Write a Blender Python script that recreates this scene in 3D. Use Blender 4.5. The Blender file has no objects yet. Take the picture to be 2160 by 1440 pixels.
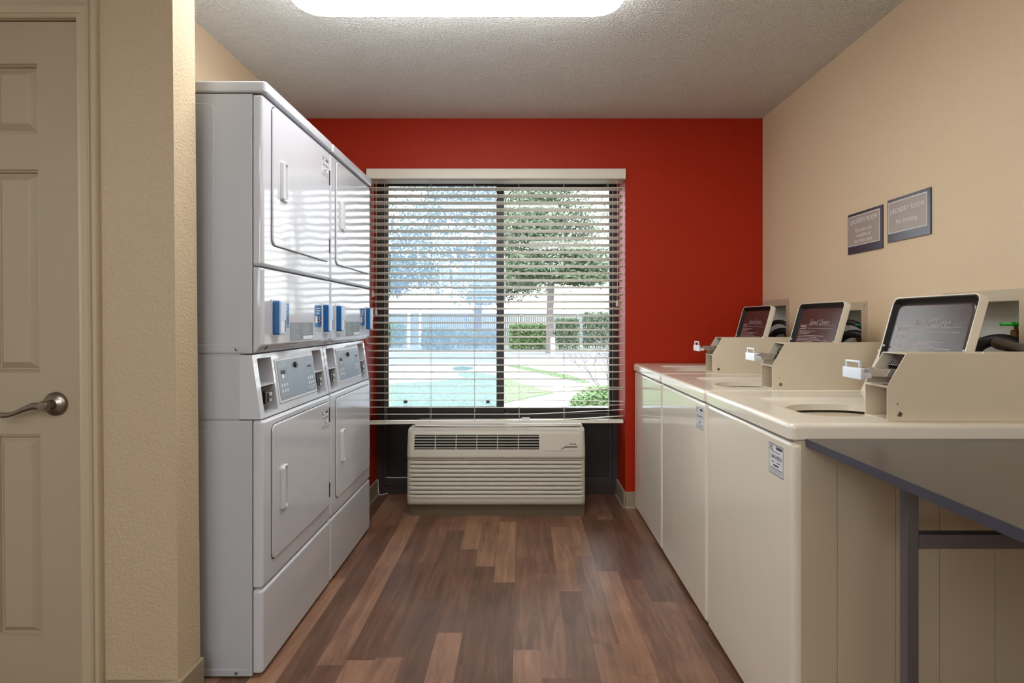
import bpy, bmesh, math, random
from mathutils import Vector, Matrix

# ------------------------------------------------------------------ camera, world, exposure
scene = bpy.context.scene
COL = scene.collection
PXF = 1160.0                 # focal length in pixels of the 2160 px wide frame
CAMZ = 1.175
cam_d = bpy.data.cameras.new('camera')
cam = bpy.data.objects.new('camera', cam_d)
COL.objects.link(cam)
cam.location = (0, 0, CAMZ)
cam.rotation_euler = (math.pi/2, 0, 0)
cam_d.sensor_width = 36
cam_d.sensor_fit = 'HORIZONTAL'
cam_d.lens = 36*PXF/2160
cam_d.shift_x = -20/2160
cam_d.shift_y = -45/2160
cam_d.clip_start = 0.02
cam_d.clip_end = 300
scene.camera = cam

SKY = 7.6
world = bpy.data.worlds.new('overcast_sky')
scene.world = world
world.use_nodes = True
wn = world.node_tree.nodes['Background']
wn.inputs[0].default_value = (0.93, 0.97, 1.0, 1)
wn.inputs[1].default_value = SKY

LAMP = 12.0                   # radiance of the ceiling fixture's diffuser in view
FILL_LAMP = 8.0              # unseen fill lights added behind the camera

# sampling portals in the window opening and the added rear one (they give no light of their own)
for nm, loc, rot, sx_, sy_ in (('window_portal', (-0.165, 3.86, 1.15), (-math.pi/2, 0, 0), 1.7, 2.1), ('added_window_portal', (-1.3, -2.75, 1.825), (math.pi/2, 0, 0), 2.2, 1.05)):
    ld_ = bpy.data.lights.new(nm, 'AREA'); ld_.shape = 'RECTANGLE'; ld_.size = sx_; ld_.size_y = sy_
    ld_.cycles.is_portal = True
    lo_ = bpy.data.objects.new(nm, ld_); COL.objects.link(lo_); lo_.location = loc; lo_.rotation_euler = rot

scene.view_settings.view_transform = 'Standard'
scene.view_settings.look = 'None'
scene.view_settings.exposure = 0.15
scene.view_settings.gamma = 1.0
scene.view_settings.use_curve_mapping = False
scene.cycles.use_denoising = True
scene.cycles.max_bounces = 10
scene.cycles.diffuse_bounces = 5
scene.cycles.glossy_bounces = 4
scene.cycles.transparent_max_bounces = 16
scene.cycles.sample_clamp_indirect = 6
scene.cycles.caustics_reflective = False
scene.cycles.caustics_refractive = False

# ------------------------------------------------------------------ materials
def lin(c):
    return tuple(((v/255)/12.92 if v/255 <= 0.04045 else ((v/255+0.055)/1.055)**2.4) for v in c)

MATS = {}
def mat(name, rgb, rough=0.5, metal=0.0, var=0.04, vscale=6.0, bump=0.0, bscale=200.0, bdist=0.001,
        coat=0.0, spec=0.5, detail=3.0, wave=0.0, emit=None, estr=0.0):
    if name in MATS: return MATS[name]
    m = bpy.data.materials.new(name); m.use_nodes = True
    nt = m.node_tree; N = nt.nodes; L = nt.links
    b = N['Principled BSDF']
    c = lin(rgb)
    tc = N.new('ShaderNodeTexCoord')
    nz = N.new('ShaderNodeTexNoise'); nz.inputs['Scale'].default_value = vscale; nz.inputs['Detail'].default_value = 4
    L.new(tc.outputs['Object'], nz.inputs['Vector'])
    mx = N.new('ShaderNodeMix'); mx.data_type = 'RGBA'
    mx.inputs[6].default_value = tuple(v*(1-var) for v in c)+(1,)
    mx.inputs[7].default_value = tuple(min(1, v*(1+var)) for v in c)+(1,)
    L.new(nz.outputs['Fac'], mx.inputs[0])
    L.new(mx.outputs[2], b.inputs['Base Color'])
    b.inputs['Roughness'].default_value = rough
    b.inputs['Metallic'].default_value = metal
    b.inputs['Specular IOR Level'].default_value = spec
    b.inputs['Coat Weight'].default_value = coat
    b.inputs['Coat Roughness'].default_value = 0.05
    last = None
    if bump > 0:
        n2 = N.new('ShaderNodeTexNoise'); n2.inputs['Scale'].default_value = bscale; n2.inputs['Detail'].default_value = detail
        L.new(tc.outputs['Object'], n2.inputs['Vector'])
        bp = N.new('ShaderNodeBump'); bp.inputs['Strength'].default_value = bump; bp.inputs['Distance'].default_value = bdist
        L.new(n2.outputs['Fac'], bp.inputs['Height']); last = bp
    if wave > 0:
        n3 = N.new('ShaderNodeTexNoise'); n3.inputs['Scale'].default_value = 7; n3.inputs['Detail'].default_value = 1
        L.new(tc.outputs['Object'], n3.inputs['Vector'])
        b3 = N.new('ShaderNodeBump'); b3.inputs['Strength'].default_value = 1.0; b3.inputs['Distance'].default_value = wave
        L.new(n3.outputs['Fac'], b3.inputs['Height'])
        if last: L.new(last.outputs[0], b3.inputs['Normal'])
        last = b3
    if last: L.new(last.outputs[0], b.inputs['Normal'])
    if emit:
        b.inputs['Emission Color'].default_value = tuple(emit)+(1,)
        b.inputs['Emission Strength'].default_value = estr
    MATS[name] = m
    return m

def wall_mat(name, rgb, bump, scale, dist, lo=0.45, hi=0.62):
    """painted drywall with a knockdown / orange-peel texture"""
    m = mat(name, rgb, rough=0.6, var=0.03, vscale=3)
    nt = m.node_tree; N = nt.nodes; L = nt.links
    tc = N.new('ShaderNodeTexCoord')
    nz = N.new('ShaderNodeTexNoise'); nz.inputs['Scale'].default_value = scale; nz.inputs['Detail'].default_value = 3
    nz.inputs['Roughness'].default_value = 0.55
    L.new(tc.outputs['Object'], nz.inputs['Vector'])
    rp = N.new('ShaderNodeMapRange'); rp.inputs[1].default_value = lo; rp.inputs[2].default_value = hi
    rp.interpolation_type = 'SMOOTHSTEP'
    L.new(nz.outputs['Fac'], rp.inputs[0])
    bp = N.new('ShaderNodeBump'); bp.inputs['Strength'].default_value = bump; bp.inputs['Distance'].default_value = dist
    L.new(rp.outputs[0], bp.inputs['Height'])
    L.new(bp.outputs[0], N['Principled BSDF'].inputs['Normal'])
    return m

M_TAN = wall_mat('tan_wall_paint', (222, 200, 169), 0.35, 90, 0.0015)
M_REARW = wall_mat('off_white_wall_paint', (232, 228, 220), 0.4, 90, 0.0015)
M_PIER = wall_mat('textured_tan_wall_paint', (198, 179, 149), 0.7, 120, 0.0016, 0.40, 0.62)
M_RED = wall_mat('red_wall_paint', (164, 36, 6), 0.4, 90, 0.0012)
M_RED.node_tree.nodes['Principled BSDF'].inputs['Specular IOR Level'].default_value = 0.22
M_RED.node_tree.nodes['Principled BSDF'].inputs['Roughness'].default_value = 0.5
M_CEIL = wall_mat('popcorn_ceiling', (246, 250, 248), 1.0, 100, 0.008, 0.4, 0.7)
M_BASE = mat('taupe_vinyl_baseboard', (150, 135, 112), 0.45)
M_TRIM = mat('cream_trim_paint', (192, 177, 152), 0.4, var=0.02)
M_DOOR = mat('taupe_door_paint', (176, 162, 139), 0.42, var=0.03, bump=0.35, bscale=60, bdist=0.0006)
M_WHITE = mat('white_enamel', (200, 204, 212), 0.09, var=0.01, wave=0.0016, spec=0.55)
M_WHITE2 = mat('white_cabinet_enamel', (184, 189, 197), 0.3, var=0.01)
M_WPLAST = mat('white_plastic', (205, 207, 212), 0.3, var=0.01)
M_GREYP = mat('grey_cubby_plastic', (165, 166, 170), 0.45)
M_GASK = mat('dark_seam', (40, 40, 42), 0.7)
M_BISQ = mat('bisque_enamel', (230, 223, 208), 0.10, var=0.015, wave=0.0014, spec=0.8)
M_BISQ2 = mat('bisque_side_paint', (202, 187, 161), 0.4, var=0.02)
M_COIN = mat('bisque_coin_box_paint', (216, 202, 180), 0.35, var=0.03)
M_CHROME = mat('chrome', (215, 220, 228), 0.18, metal=1.0)
M_STEEL = mat('brushed_nickel', (150, 140, 130), 0.28, metal=1.0)
M_LINER = mat('dark_brown_lid_liner', (66, 52, 50), 0.2, var=0.08, vscale=10, spec=1.0)
M_SEAL = mat('black_rubber', (14, 13, 13), 0.5, spec=0.25)
M_BLACK = mat('black_plastic', (22, 22, 24), 0.35)
M_TABLE = mat('dark_grey_laminate', (74, 68, 64), 0.3, var=0.05)
M_TEDGE = mat('charcoal_edge_band', (64, 64, 76), 0.4)
M_LEG = mat('dark_painted_steel', (90, 85, 90), 0.28, spec=1.0, var=0.03)
M_BRONZE = mat('dark_bronze_frame', (58, 52, 52), 0.45, var=0.08, vscale=12)
M_BPANEL = mat('dark_bronze_panel', (44, 40, 42), 0.5, var=0.06)
M_SLAT = mat('cream_blind_slat', (224, 218, 206), 0.4, var=0.02)
M_CORD = mat('cream_cord', (200, 192, 175), 0.7)
M_AC = mat('almond_plastic', (190, 184, 172), 0.42, var=0.02)
M_ACB = mat('dark_taupe_base', (96, 82, 64), 0.5, var=0.05)
M_BLUE = mat('blue_plastic', (12, 88, 150), 0.35)
M_LBLUE = mat('pale_blue_face', (176, 196, 222), 0.3)
M_NAVY = mat('navy_print', (20, 30, 92), 0.4)
M_PAPER = mat('white_label_paper', (226, 228, 236), 0.45)
M_INK = mat('black_ink', (30, 30, 36), 0.6)
M_WINK = mat('white_ink', (225, 225, 225), 0.5)
M_GINK = mat('grey_ink', (150, 140, 140), 0.5)
M_SILV = mat('dark_grey_label', (84, 88, 90), 0.35)
M_PANEL = mat('blue_grey_control_panel', (98, 108, 122), 0.3)
M_SIGNB = mat('dark_slate_sign', (62, 62, 74), 0.22)
M_SIGNF = mat('taupe_sign_face', (160, 148, 138), 0.3)
M_GINK2 = mat('pale_grey_print', (150, 154, 156), 0.5)
M_GREEN = mat('green_valve_handle', (40, 165, 45), 0.4)
M_BRASS = mat('aged_brass', (120, 88, 50), 0.4, metal=0.8)
M_BOXIN = mat('pale_outlet_box_plastic', (200, 198, 190), 0.5)
M_HOSE = mat('black_hose_rubber', (28, 26, 26), 0.45)
M_BRAID = mat('grey_hose_rubber', (110, 104, 96), 0.5, bump=0.5, bscale=300)
M_TUB = mat('dark_tub_interior', (30, 28, 27), 0.5)
M_FIX = mat('white_fixture', (230, 230, 230), 0.4)
M_LENS = mat('lit_acrylic_diffuser', (240, 240, 240), 0.5, emit=(1.0, 0.985, 0.96), estr=LAMP)
M_FILL_LENS = mat('added_fill_diffuser', (240, 240, 240), 0.5, emit=(1.0, 0.98, 0.945), estr=FILL_LAMP)

def floor_material():
    m = bpy.data.materials.new('walnut_plank_vinyl'); m.use_nodes = True
    nt = m.node_tree; N = nt.nodes; L = nt.links; b = N['Principled BSDF']
    def math_(op, a, b_=None, clamp=False):
        n = N.new('ShaderNodeMath'); n.operation = op; n.use_clamp = clamp
        for i, v in enumerate((a, b_)):
            if v is None: continue
            if isinstance(v, (int, float)): n.inputs[i].default_value = v
            else: L.new(v, n.inputs[i])
        return n.outputs[0]
    tc = N.new('ShaderNodeTexCoord')
    sp = N.new('ShaderNodeSeparateXYZ'); L.new(tc.outputs['Object'], sp.inputs[0])
    W, LEN = 0.096, 0.75
    xr = math_('DIVIDE', math_('ADD', sp.outputs[0], 10.013), W)
    row = math_('FLOOR', xr); fx = math_('FRACT', xr)
    w1 = N.new('ShaderNodeTexWhiteNoise'); w1.noise_dimensions = '1D'; L.new(row, w1.inputs['W'])
    yr = math_('ADD', math_('DIVIDE', sp.outputs[1], LEN), math_('MULTIPLY', w1.outputs['Value'], 17.3))
    seg = math_('FLOOR', yr); fy = math_('FRACT', yr)
    cb = N.new('ShaderNodeCombineXYZ'); L.new(row, cb.inputs[0]); L.new(seg, cb.inputs[1])
    w2 = N.new('ShaderNodeTexWhiteNoise'); w2.noise_dimensions = '2D'; L.new(cb.outputs[0], w2.inputs['Vector'])
    # grain: noise stretched along the plank, shifted per plank
    cg = N.new('ShaderNodeCombineXYZ')
    L.new(math_('ADD', math_('MULTIPLY', sp.outputs[0], 26.0), math_('MULTIPLY', w2.outputs['Value'], 50)), cg.inputs[0])
    L.new(math_('MULTIPLY', sp.outputs[1], 2.4), cg.inputs[1])
    g = N.new('ShaderNodeTexNoise'); g.inputs['Scale'].default_value = 1.0; g.inputs['Detail'].default_value = 8
    g.inputs['Roughness'].default_value = 0.62; g.inputs['Distortion'].default_value = 1.2
    L.new(cg.outputs[0], g.inputs['Vector'])
    cg2 = N.new('ShaderNodeTexNoise'); cg2.inputs['Scale'].default_value = 5.0; cg2.inputs['Detail'].default_value = 3
    L.new(tc.outputs['Object'], cg2.inputs['Vector'])
    f = math_('ADD', math_('MULTIPLY', w2.outputs['Value'], 0.52),
              math_('ADD', math_('MULTIPLY', math_('SUBTRACT', g.outputs['Fac'], 0.5), 1.0),
                    math_('MULTIPLY', math_('SUBTRACT', cg2.outputs['Fac'], 0.2), 0.45)), True)
    cr = N.new('ShaderNodeValToRGB'); L.new(f, cr.inputs[0])
    e = cr.color_ramp.elements
    e[0].position = 0.0; e[0].color = lin((78, 53, 41))+(1,)
    e[1].position = 1.0; e[1].color = lin((178, 142, 116))+(1,)
    k = e.new(0.35); k.color = lin((110, 78, 62))+(1,)
    k = e.new(0.7); k.color = lin((148, 111, 88))+(1,)
    # seams
    sx = math_('LESS_THAN', math_('MINIMUM', fx, math_('SUBTRACT', 1.0, fx)), 0.008)
    sy = math_('LESS_THAN', math_('MINIMUM', fy, math_('SUBTRACT', 1.0, fy)), 0.0012)
    s = math_('MULTIPLY', math_('MAXIMUM', sx, sy), 0.45)
    mx = N.new('ShaderNodeMix'); mx.data_type = 'RGBA'
    L.new(s, mx.inputs[0]); L.new(cr.outputs[0], mx.inputs[6]); mx.inputs[7].default_value = lin((50, 34, 28))+(1,)
    L.new(mx.outputs[2], b.inputs['Base Color'])
    b.inputs['Roughness'].default_value = 0.32
    n2 = N.new('ShaderNodeTexNoise'); n2.inputs['Scale'].default_value = 220; L.new(tc.outputs['Object'], n2.inputs['Vector'])
    bp = N.new('ShaderNodeBump'); bp.inputs['Strength'].default_value = 0.35; bp.inputs['Distance'].default_value = 0.0006
    L.new(n2.outputs['Fac'], bp.inputs['Height']); L.new(bp.outputs[0], b.inputs['Normal'])
    return m
M_FLOOR = floor_material()

def glass_material():
    m = bpy.data.materials.new('clear_window_glass'); m.use_nodes = True
    nt = m.node_tree; N = nt.nodes; L = nt.links
    N.remove(N['Principled BSDF'])
    tr = N.new('ShaderNodeBsdfTransparent'); tr.inputs[0].default_value = (0.95, 0.97, 0.97, 1)
    gl = N.new('ShaderNodeBsdfGlossy'); gl.inputs['Roughness'].default_value = 0.02
    fr = N.new('ShaderNodeFresnel'); fr.inputs[0].default_value = 1.45
    mx = N.new('ShaderNodeMixShader')
    L.new(fr.outputs[0], mx.inputs[0]); L.new(tr.outputs[0], mx.inputs[1]); L.new(gl.outputs[0], mx.inputs[2])
    L.new(mx.outputs[0], N['Material Output'].inputs[0])
    return m
def screen_material():
    """fine insect mesh seen from afar: part open, part pale blue wire"""
    m = bpy.data.materials.new('pale_blue_insect_mesh'); m.use_nodes = True
    nt = m.node_tree; N = nt.nodes; L = nt.links
    b = N['Principled BSDF']; b.inputs['Base Color'].default_value = (0.26, 0.37, 0.52, 1); b.inputs['Roughness'].default_value = 0.7
    tl = N.new('ShaderNodeBsdfTranslucent'); tl.inputs[0].default_value = (0.26, 0.37, 0.52, 1)
    ad = N.new('ShaderNodeMixShader'); ad.inputs[0].default_value = 0.6
    L.new(b.outputs[0], ad.inputs[1]); L.new(tl.outputs[0], ad.inputs[2])
    tr = N.new('ShaderNodeBsdfTransparent')
    mx = N.new('ShaderNodeMixShader'); mx.inputs[0].default_value = 0.3
    L.new(tr.outputs[0], mx.inputs[1]); L.new(ad.outputs[0], mx.inputs[2])
    L.new(mx.outputs[0], N['Material Output'].inputs[0])
    return m
M_GLASS = glass_material()
M_SCREEN = screen_material()

# ------------------------------------------------------------------ geometry helpers
def rrect(u0, u1, v0, v1, r, n=5):
    """rounded rectangle, counter-clockwise, n+1 points per corner"""
    r = max(1e-5, min(r, (u1-u0)/2-1e-5, (v1-v0)/2-1e-5))
    pts = []
    for cx, cy, a0 in ((u1-r, v1-r, 0), (u0+r, v1-r, 90), (u0+r, v0+r, 180), (u1-r, v0+r, 270)):
        for i in range(n+1):
            a = math.radians(a0+90*i/n)
            pts.append((cx+r*math.cos(a), cy+r*math.sin(a)))
    return pts

def ring(bm, pts, w, fm):
    return [bm.verts.new(fm(p[0], p[1], w)) for p in pts]

def loft(bm, rings, cap0=True, cap1=True):
    for a, b in zip(rings, rings[1:]):
        n = len(a)
        for i in range(n):
            j = (i+1) % n
            try: bm.faces.new((a[i], a[j], b[j], b[i]))
            except ValueError: pass
    if cap0: bm.faces.new(list(reversed(rings[0])))
    if cap1: bm.faces.new(rings[-1])

XY = lambda u, v, w: Vector((u, v, w))          # plan outline, w is height
def XZ(u, v, w): return Vector((u, w, v))       # outline facing along Y
def YZ(u, v, w): return Vector((w, u, v))       # outline facing along X

def slab(bm, u0, u1, v0, v1, w0, w1, r=0.0, bev=0.0, fm=XY, n=4, both=True):
    """rounded plate between w0 (back) and w1 (front); bev rounds the front edge (and the back one)"""
    s = 1 if w1 > w0 else -1
    if r <= 0: r = max(bev, 1e-4)
    rs = []
    def rg(inset, w):
        rs.append(ring(bm, rrect(u0+inset, u1-inset, v0+inset, v1-inset, max(r-inset, r*0.3), n), w, fm))
    if bev > 0:
        st = 3
        if both:
            for i in range(st):
                a = math.pi/2*i/st
                rg(bev*(1-math.sin(a)), w0+s*bev*(1-math.cos(a)))
        rg(0, w0+(s*bev if both else 0)); rg(0, w1-s*bev)
        for i in range(1, st+1):
            a = math.pi/2*i/st
            rg(bev*(1-math.cos(a)), w1-s*bev*(1-math.sin(a)))
    else:
        rg(0, w0); rg(0, w1)
    loft(bm, rs)

def box(bm, x0, x1, y0, y1, z0, z1, bev=0.0, seg=2):
    r = bmesh.ops.create_cube(bm, size=1)
    bmesh.ops.scale(bm, vec=(x1-x0, y1-y0, z1-z0), verts=r['verts'])
    bmesh.ops.translate(bm, vec=((x0+x1)/2, (y0+y1)/2, (z0+z1)/2), verts=r['verts'])
    if bev > 0:
        es = list({e for v in r['verts'] for e in v.link_edges})
        bmesh.ops.bevel(bm, geom=es, offset=bev, segments=seg, profile=0.5, affect='EDGES')

def prism(bm, poly, w0, w1, fm):
    a = [bm.verts.new(fm(p[0], p[1], w0)) for p in poly]
    b = [bm.verts.new(fm(p[0], p[1], w1)) for p in poly]
    loft(bm, [a, b])

def cyl(bm, p0, p1, r0, r1=None, n=16, caps=True):
    r1 = r0 if r1 is None else r1
    p0 = Vector(p0); p1 = Vector(p1); d = (p1-p0).normalized()
    a = d.orthogonal().normalized(); b = d.cross(a)
    R = []
    for p, r in ((p0, r0), (p1, r1)):
        R.append([bm.verts.new(p+(a*math.cos(2*math.pi*i/n)+b*math.sin(2*math.pi*i/n))*r) for i in range(n)])
    loft(bm, R, caps, caps)

def lathe(bm, origin, axis, prof, n=24):
    """prof = [(radius, distance along axis)]"""
    o = Vector(origin); d = Vector(axis).normalized(); a = d.orthogonal().normalized(); b = d.cross(a)
    R = [[bm.verts.new(o+d*h+(a*math.cos(2*math.pi*i/n)+b*math.sin(2*math.pi*i/n))*max(r, 1e-5)) for i in range(n)] for r, h in prof]
    loft(bm, R)

def tube(bm, pts, r, n=10, smooth=6):
    P = [Vector(p) for p in pts]
    if smooth and len(P) > 2:
        Q = []
        ext = [P[0]*2-P[1]]+P+[P[-1]*2-P[-2]]
        for i in range(1, len(ext)-2):
            a, b, c, d = ext[i-1:i+3]
            for k in range(smooth):
                t = k/smooth
                Q.append(0.5*((2*b)+(c-a)*t+(2*a-5*b+4*c-d)*t*t+(3*b-a-3*c+d)*t**3))
        Q.append(P[-1]); P = Q
    R = []; up = None
    rr = r if callable(r) else (lambda t: r)
    for i, p in enumerate(P):
        t = (P[min(i+1, len(P)-1)]-P[max(i-1, 0)]).normalized()
        if up is None: up = t.orthogonal().normalized()
        up = (up-t*up.dot(t)).normalized(); s = t.cross(up)
        q = rr(i/(len(P)-1))
        R.append([bm.verts.new(p+(up*math.cos(2*math.pi*k/n)+s*math.sin(2*math.pi*k/n))*q) for k in range(n)])
    loft(bm, R)

def grid_solid(bm, us, vs, filled, w0, w1, fm):
    us = sorted(set(us)); vs = sorted(set(vs)); nu, nv = len(us)-1, len(vs)-1
    F = [[filled((us[i]+us[i+1])/2, (vs[j]+vs[j+1])/2) for j in range(nv)] for i in range(nu)]
    V = {}
    def v(i, j, k):
        if (i, j, k) not in V: V[(i, j, k)] = bm.verts.new(fm(us[i], vs[j], w1 if k else w0))
        return V[(i, j, k)]
    g = lambda i, j: 0 <= i < nu and 0 <= j < nv and F[i][j]
    for i in range(nu):
        for j in range(nv):
            if not F[i][j]: continue
            bm.faces.new((v(i, j, 1), v(i+1, j, 1), v(i+1, j+1, 1), v(i, j+1, 1)))
            bm.faces.new((v(i, j+1, 0), v(i+1, j+1, 0), v(i+1, j, 0), v(i, j, 0)))
            if not g(i-1, j): bm.faces.new((v(i, j, 0), v(i, j, 1), v(i, j+1, 1), v(i, j+1, 0)))
            if not g(i+1, j): bm.faces.new((v(i+1, j, 1), v(i+1, j, 0), v(i+1, j+1, 0), v(i+1, j+1, 1)))
            if not g(i, j-1): bm.faces.new((v(i, j, 1), v(i, j, 0), v(i+1, j, 0), v(i+1, j, 1)))
            if not g(i, j+1): bm.faces.new((v(i, j+1, 0), v(i, j+1, 1), v(i+1, j+1, 1), v(i+1, j+1, 0)))

ORIG = {}
def empty(name, loc):
    o = bpy.data.objects.new(name, None); o.empty_display_size = 0.05
    COL.objects.link(o); o.location = loc; ORIG[o] = Vector(loc)
    return o

def finish(name, bm, m, parent=None, origin=None, wn=True, angle=40, smooth=True):
    """links the bmesh (world coordinates) as one object; children are stored relative to their thing"""
    off = ORIG[parent] if parent is not None else Vector(origin or (0, 0, 0))
    bmesh.ops.recalc_face_normals(bm, faces=bm.faces[:])
    bmesh.ops.translate(bm, vec=-off, verts=bm.verts[:])
    me = bpy.data.meshes.new(name); bm.to_mesh(me); bm.free()
    for mm in (m if isinstance(m, (list, tuple)) else [m]): me.materials.append(mm)
    if smooth:
        me.polygons.foreach_set('use_smooth', [True]*len(me.polygons))
        me.set_sharp_from_angle(angle=math.radians(angle))
    o = bpy.data.objects.new(name, me); COL.objects.link(o)
    if parent is not None:
        o.parent = parent; ORIG[o] = off
    else:
        o.location = off; ORIG[o] = off
    if wn and smooth and len(me.polygons) > 6:
        w = o.modifiers.new('weighted', 'WEIGHTED_NORMAL'); w.keep_sharp = True
    return o

def part(name, m, parent, fn, *a, **k):
    bm = bmesh.new(); fn(bm, *a, **k)
    return finish(name, bm, m, parent)

def tag(o, label=None, cat=None, group=None, kind=None):
    if label: o['label'] = label
    if cat: o['category'] = cat
    if group: o['group'] = group
    if kind: o['kind'] = kind
    return o

def struct(name, bm, m, parent=None, **k):
    o = finish(name, bm, m, parent, **k)
    if parent is None: o['kind'] = 'structure'
    return o

def kids(o): return [c for c in o.children]
def copy_tree(o, parent=None):
    c = o.copy(); COL.objects.link(c)
    if parent is not None: c.parent = parent
    ORIG[c] = ORIG.get(o, Vector())
    for ch in kids(o): copy_tree(ch, c)
    return c

def text(name, s, size, m, parent, at, udir, vdir, depth=0.0004, align='CENTER', bold=0.0, sx=1.0, outline=0.0, shear=0.0):
    cu = bpy.data.curves.new(name, 'FONT'); cu.body = s; cu.size = size; cu.align_x = align; cu.align_y = 'CENTER'
    cu.extrude = 0.0; cu.offset = bold; cu.resolution_u = 2; cu.space_line = 0.95
    cu.shear = shear
    to = bpy.data.objects.new(name, cu); COL.objects.link(to)
    bpy.context.view_layer.update()
    me0 = bpy.data.meshes.new_from_object(to.evaluated_get(bpy.context.evaluated_depsgraph_get()))
    bpy.data.objects.remove(to); bpy.data.curves.remove(cu)
    U = Vector(udir).normalized(); V = Vector(vdir).normalized(); Nn = U.cross(V)
    off = ORIG[parent]
    bm = bmesh.new(); bm.from_mesh(me0); bpy.data.meshes.remove(me0)
    for v in bm.verts:
        c = v.co.copy(); v.co = Vector(at)+U*c.x*sx+V*c.y+Nn*depth-off
    me = bpy.data.meshes.new(name); bm.to_mesh(me); bm.free(); me.materials.append(m)
    o = bpy.data.objects.new(name, me); COL.objects.link(o); o.parent = parent; ORIG[o] = off
    return o

rnd = random.Random(7)

# ------------------------------------------------------------------ room shell
CEIL = 2.44
YB = 3.45                    # back wall face
YW = 3.72                    # window frame face
XR = 1.513                   # right wall face
XL = -1.38                   # left wall face behind the dryers
YP0, YP1 = 1.645, 1.757      # door wall, near and far face
YREAR, XFAR = -2.6, -3.0
OX0, OX1, OZ = -0.98, 0.651, 2.127   # window recess

bm = bmesh.new(); box(bm, XFAR-0.1, XR+0.15, YREAR-0.1, YW+0.12, -0.06, 0)
struct('floor', bm, M_FLOOR)
bm = bmesh.new(); box(bm, XFAR-0.1, XR+0.15, YREAR-0.1, YW+0.12, CEIL, CEIL+0.06)
struct('ceiling', bm, M_CEIL)

bm = bmesh.new()
grid_solid(bm, [-1.60, OX0, OX1, XR+0.12], [0, OZ, CEIL], lambda u, v: not (OX0 < u < OX1 and v < OZ), YW, YB, XZ)
struct('wall_back', bm, M_RED)

OUT = [(1.664, 1.93, 1.045, 1.237), (2.437, 2.70, 1.045, 1.222), (3.13, 3.395, 1.045, 1.262)]
bm = bmesh.new()
def rfill(u, v): return not any(a < u < b and c < v < d for a, b, c, d in OUT)
grid_solid(bm, [YREAR, YB+0.001]+[q for o in OUT for q in o[:2]], [0, CEIL]+[q for o in OUT for q in o[2:]], rfill, XR+0.12, XR, YZ)
struct('wall_right', bm, M_TAN)

bm = bmesh.new(); box(bm, XL-0.12, XL, YP1, YB, 0, CEIL)
struct('wall_left', bm, M_TAN)
LEAN = 0.0088
def lean(bm):
    for v in bm.verts: v.co.x += -LEAN*(v.co.z)
# door wall with the door opening; its free end leans a hair out of plumb as in the photograph
DX1 = -1.312; DX0 = DX1-0.634; DZ = 2.072
bm = bmesh.new()
grid_solid(bm, [XFAR, DX0-0.006, DX1+0.006, -1.0253], [0, DZ+0.006, CEIL], lambda u, v: not (DX0-0.006 < u < DX1+0.006 and v < DZ+0.006), YP1, YP0, XZ)
lean(bm)
struct('wall_door_side', bm, M_PIER)
bm = bmesh.new(); box(bm, XFAR-0.1, XFAR, YREAR, YP1, 0, CEIL)
struct('wall_far_left', bm, M_REARW)
bm = bmesh.new()
grid_solid(bm, [XFAR-0.1, -2.35, -0.25, XR+0.15], [0, 1.35, 2.30, CEIL], lambda u, v: not (-2.35 < u < -0.25 and 1.35 < v < 2.30), YREAR-0.1, YREAR, XZ)  # opening for the window added behind the camera
struct('wall_front', bm, M_REARW)
# closet back behind the door
bm = bmesh.new(); box(bm, XFAR, XL-0.12, YP1+0.55, YP1+0.6, 0, CEIL)
struct('wall_closet', bm, M_TAN)

# baseboards
def base_prof(h=0.1, t=0.012): return [(0, 0), (t*1.6, 0), (t*1.1, 0.006), (t, 0.014), (t, h-0.004), (t*0.6, h), (0, h)]
bm = bmesh.new()
prism(bm, base_prof(), OX1-0.002, XR, lambda u, v, w: Vector((w, YB-u, v)))
prism(bm, base_prof(), YB-0.012, YW, lambda u, v, w: Vector((OX1-u, w, v)))
struct('baseboard_back', bm, M_BASE)
bm = bmesh.new()
prism(bm, base_prof(), XL, OX0+0.002, lambda u, v, w: Vector((w, YB-u, v)))
prism(bm, base_prof(), YB-0.012, YW, lambda u, v, w: Vector((OX0+u, w, v)))
struct('baseboard_back_left', bm, M_BASE)
bm = bmesh.new()
prism(bm, base_prof(), YP0-0.012, YP1, lambda u, v, w: Vector((-1.0262+u, w, v)))
prism(bm, base_prof(), DX1+0.075, -1.0262, lambda u, v, w: Vector((w, YP0-u, v)))
struct('baseboard_left', bm, M_BASE)

# door casing (trim) and door
bm = bmesh.new()
cp = [(0, 0), (0, 0.007), (0.004, 0.011), (0.008, 0.008), (0.011, 0.008), (0.014, 0.012), (0.030, 0.012), (0.036, 0.015), (0.042, 0.020), (0.045, 0.020), (0.047, 0.014), (0.050, 0.014), (0.053, 0.019), (0.061, 0.019), (0.065, 0.013), (0.065, 0)]
# mitred frame: three sides swept
L_, R_, T_ = DX0-0.003, DX1+0.003, DZ+0.003
rings = []
for (kx, kz, bx, bz) in ((1, 0, R_, 0.0), (1, 1, R_, T_), (-1, 1, L_, T_), (-1, 0, L_, 0.0)):
    rings.append([bm.verts.new(Vector((bx+kx*u, YP0-d, bz+kz*u))) for u, d in cp])
loft(bm, rings)
lean(bm)
struct('trim_1', bm, M_TRIM)
# jamb lining and stop
bm = bmesh.new()
for x0, x1 in ((DX1+0.001, DX1+0.0055), (DX0-0.0055, DX0-0.001)):
    box(bm, x0, x1, YP0, YP1, 0, DZ+0.0055)
box(bm, DX0, DX1, YP0, YP1, DZ+0.001, DZ+0.0055)
box(bm, DX1-0.012, DX1+0.001, YP0+0.045, YP0+0.06, 0, DZ)
box(bm, DX0-0.001, DX0+0.012, YP0+0.045, YP0+0.06, 0, DZ)
lean(bm)
struct('trim_2', bm, M_TRIM)

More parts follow.
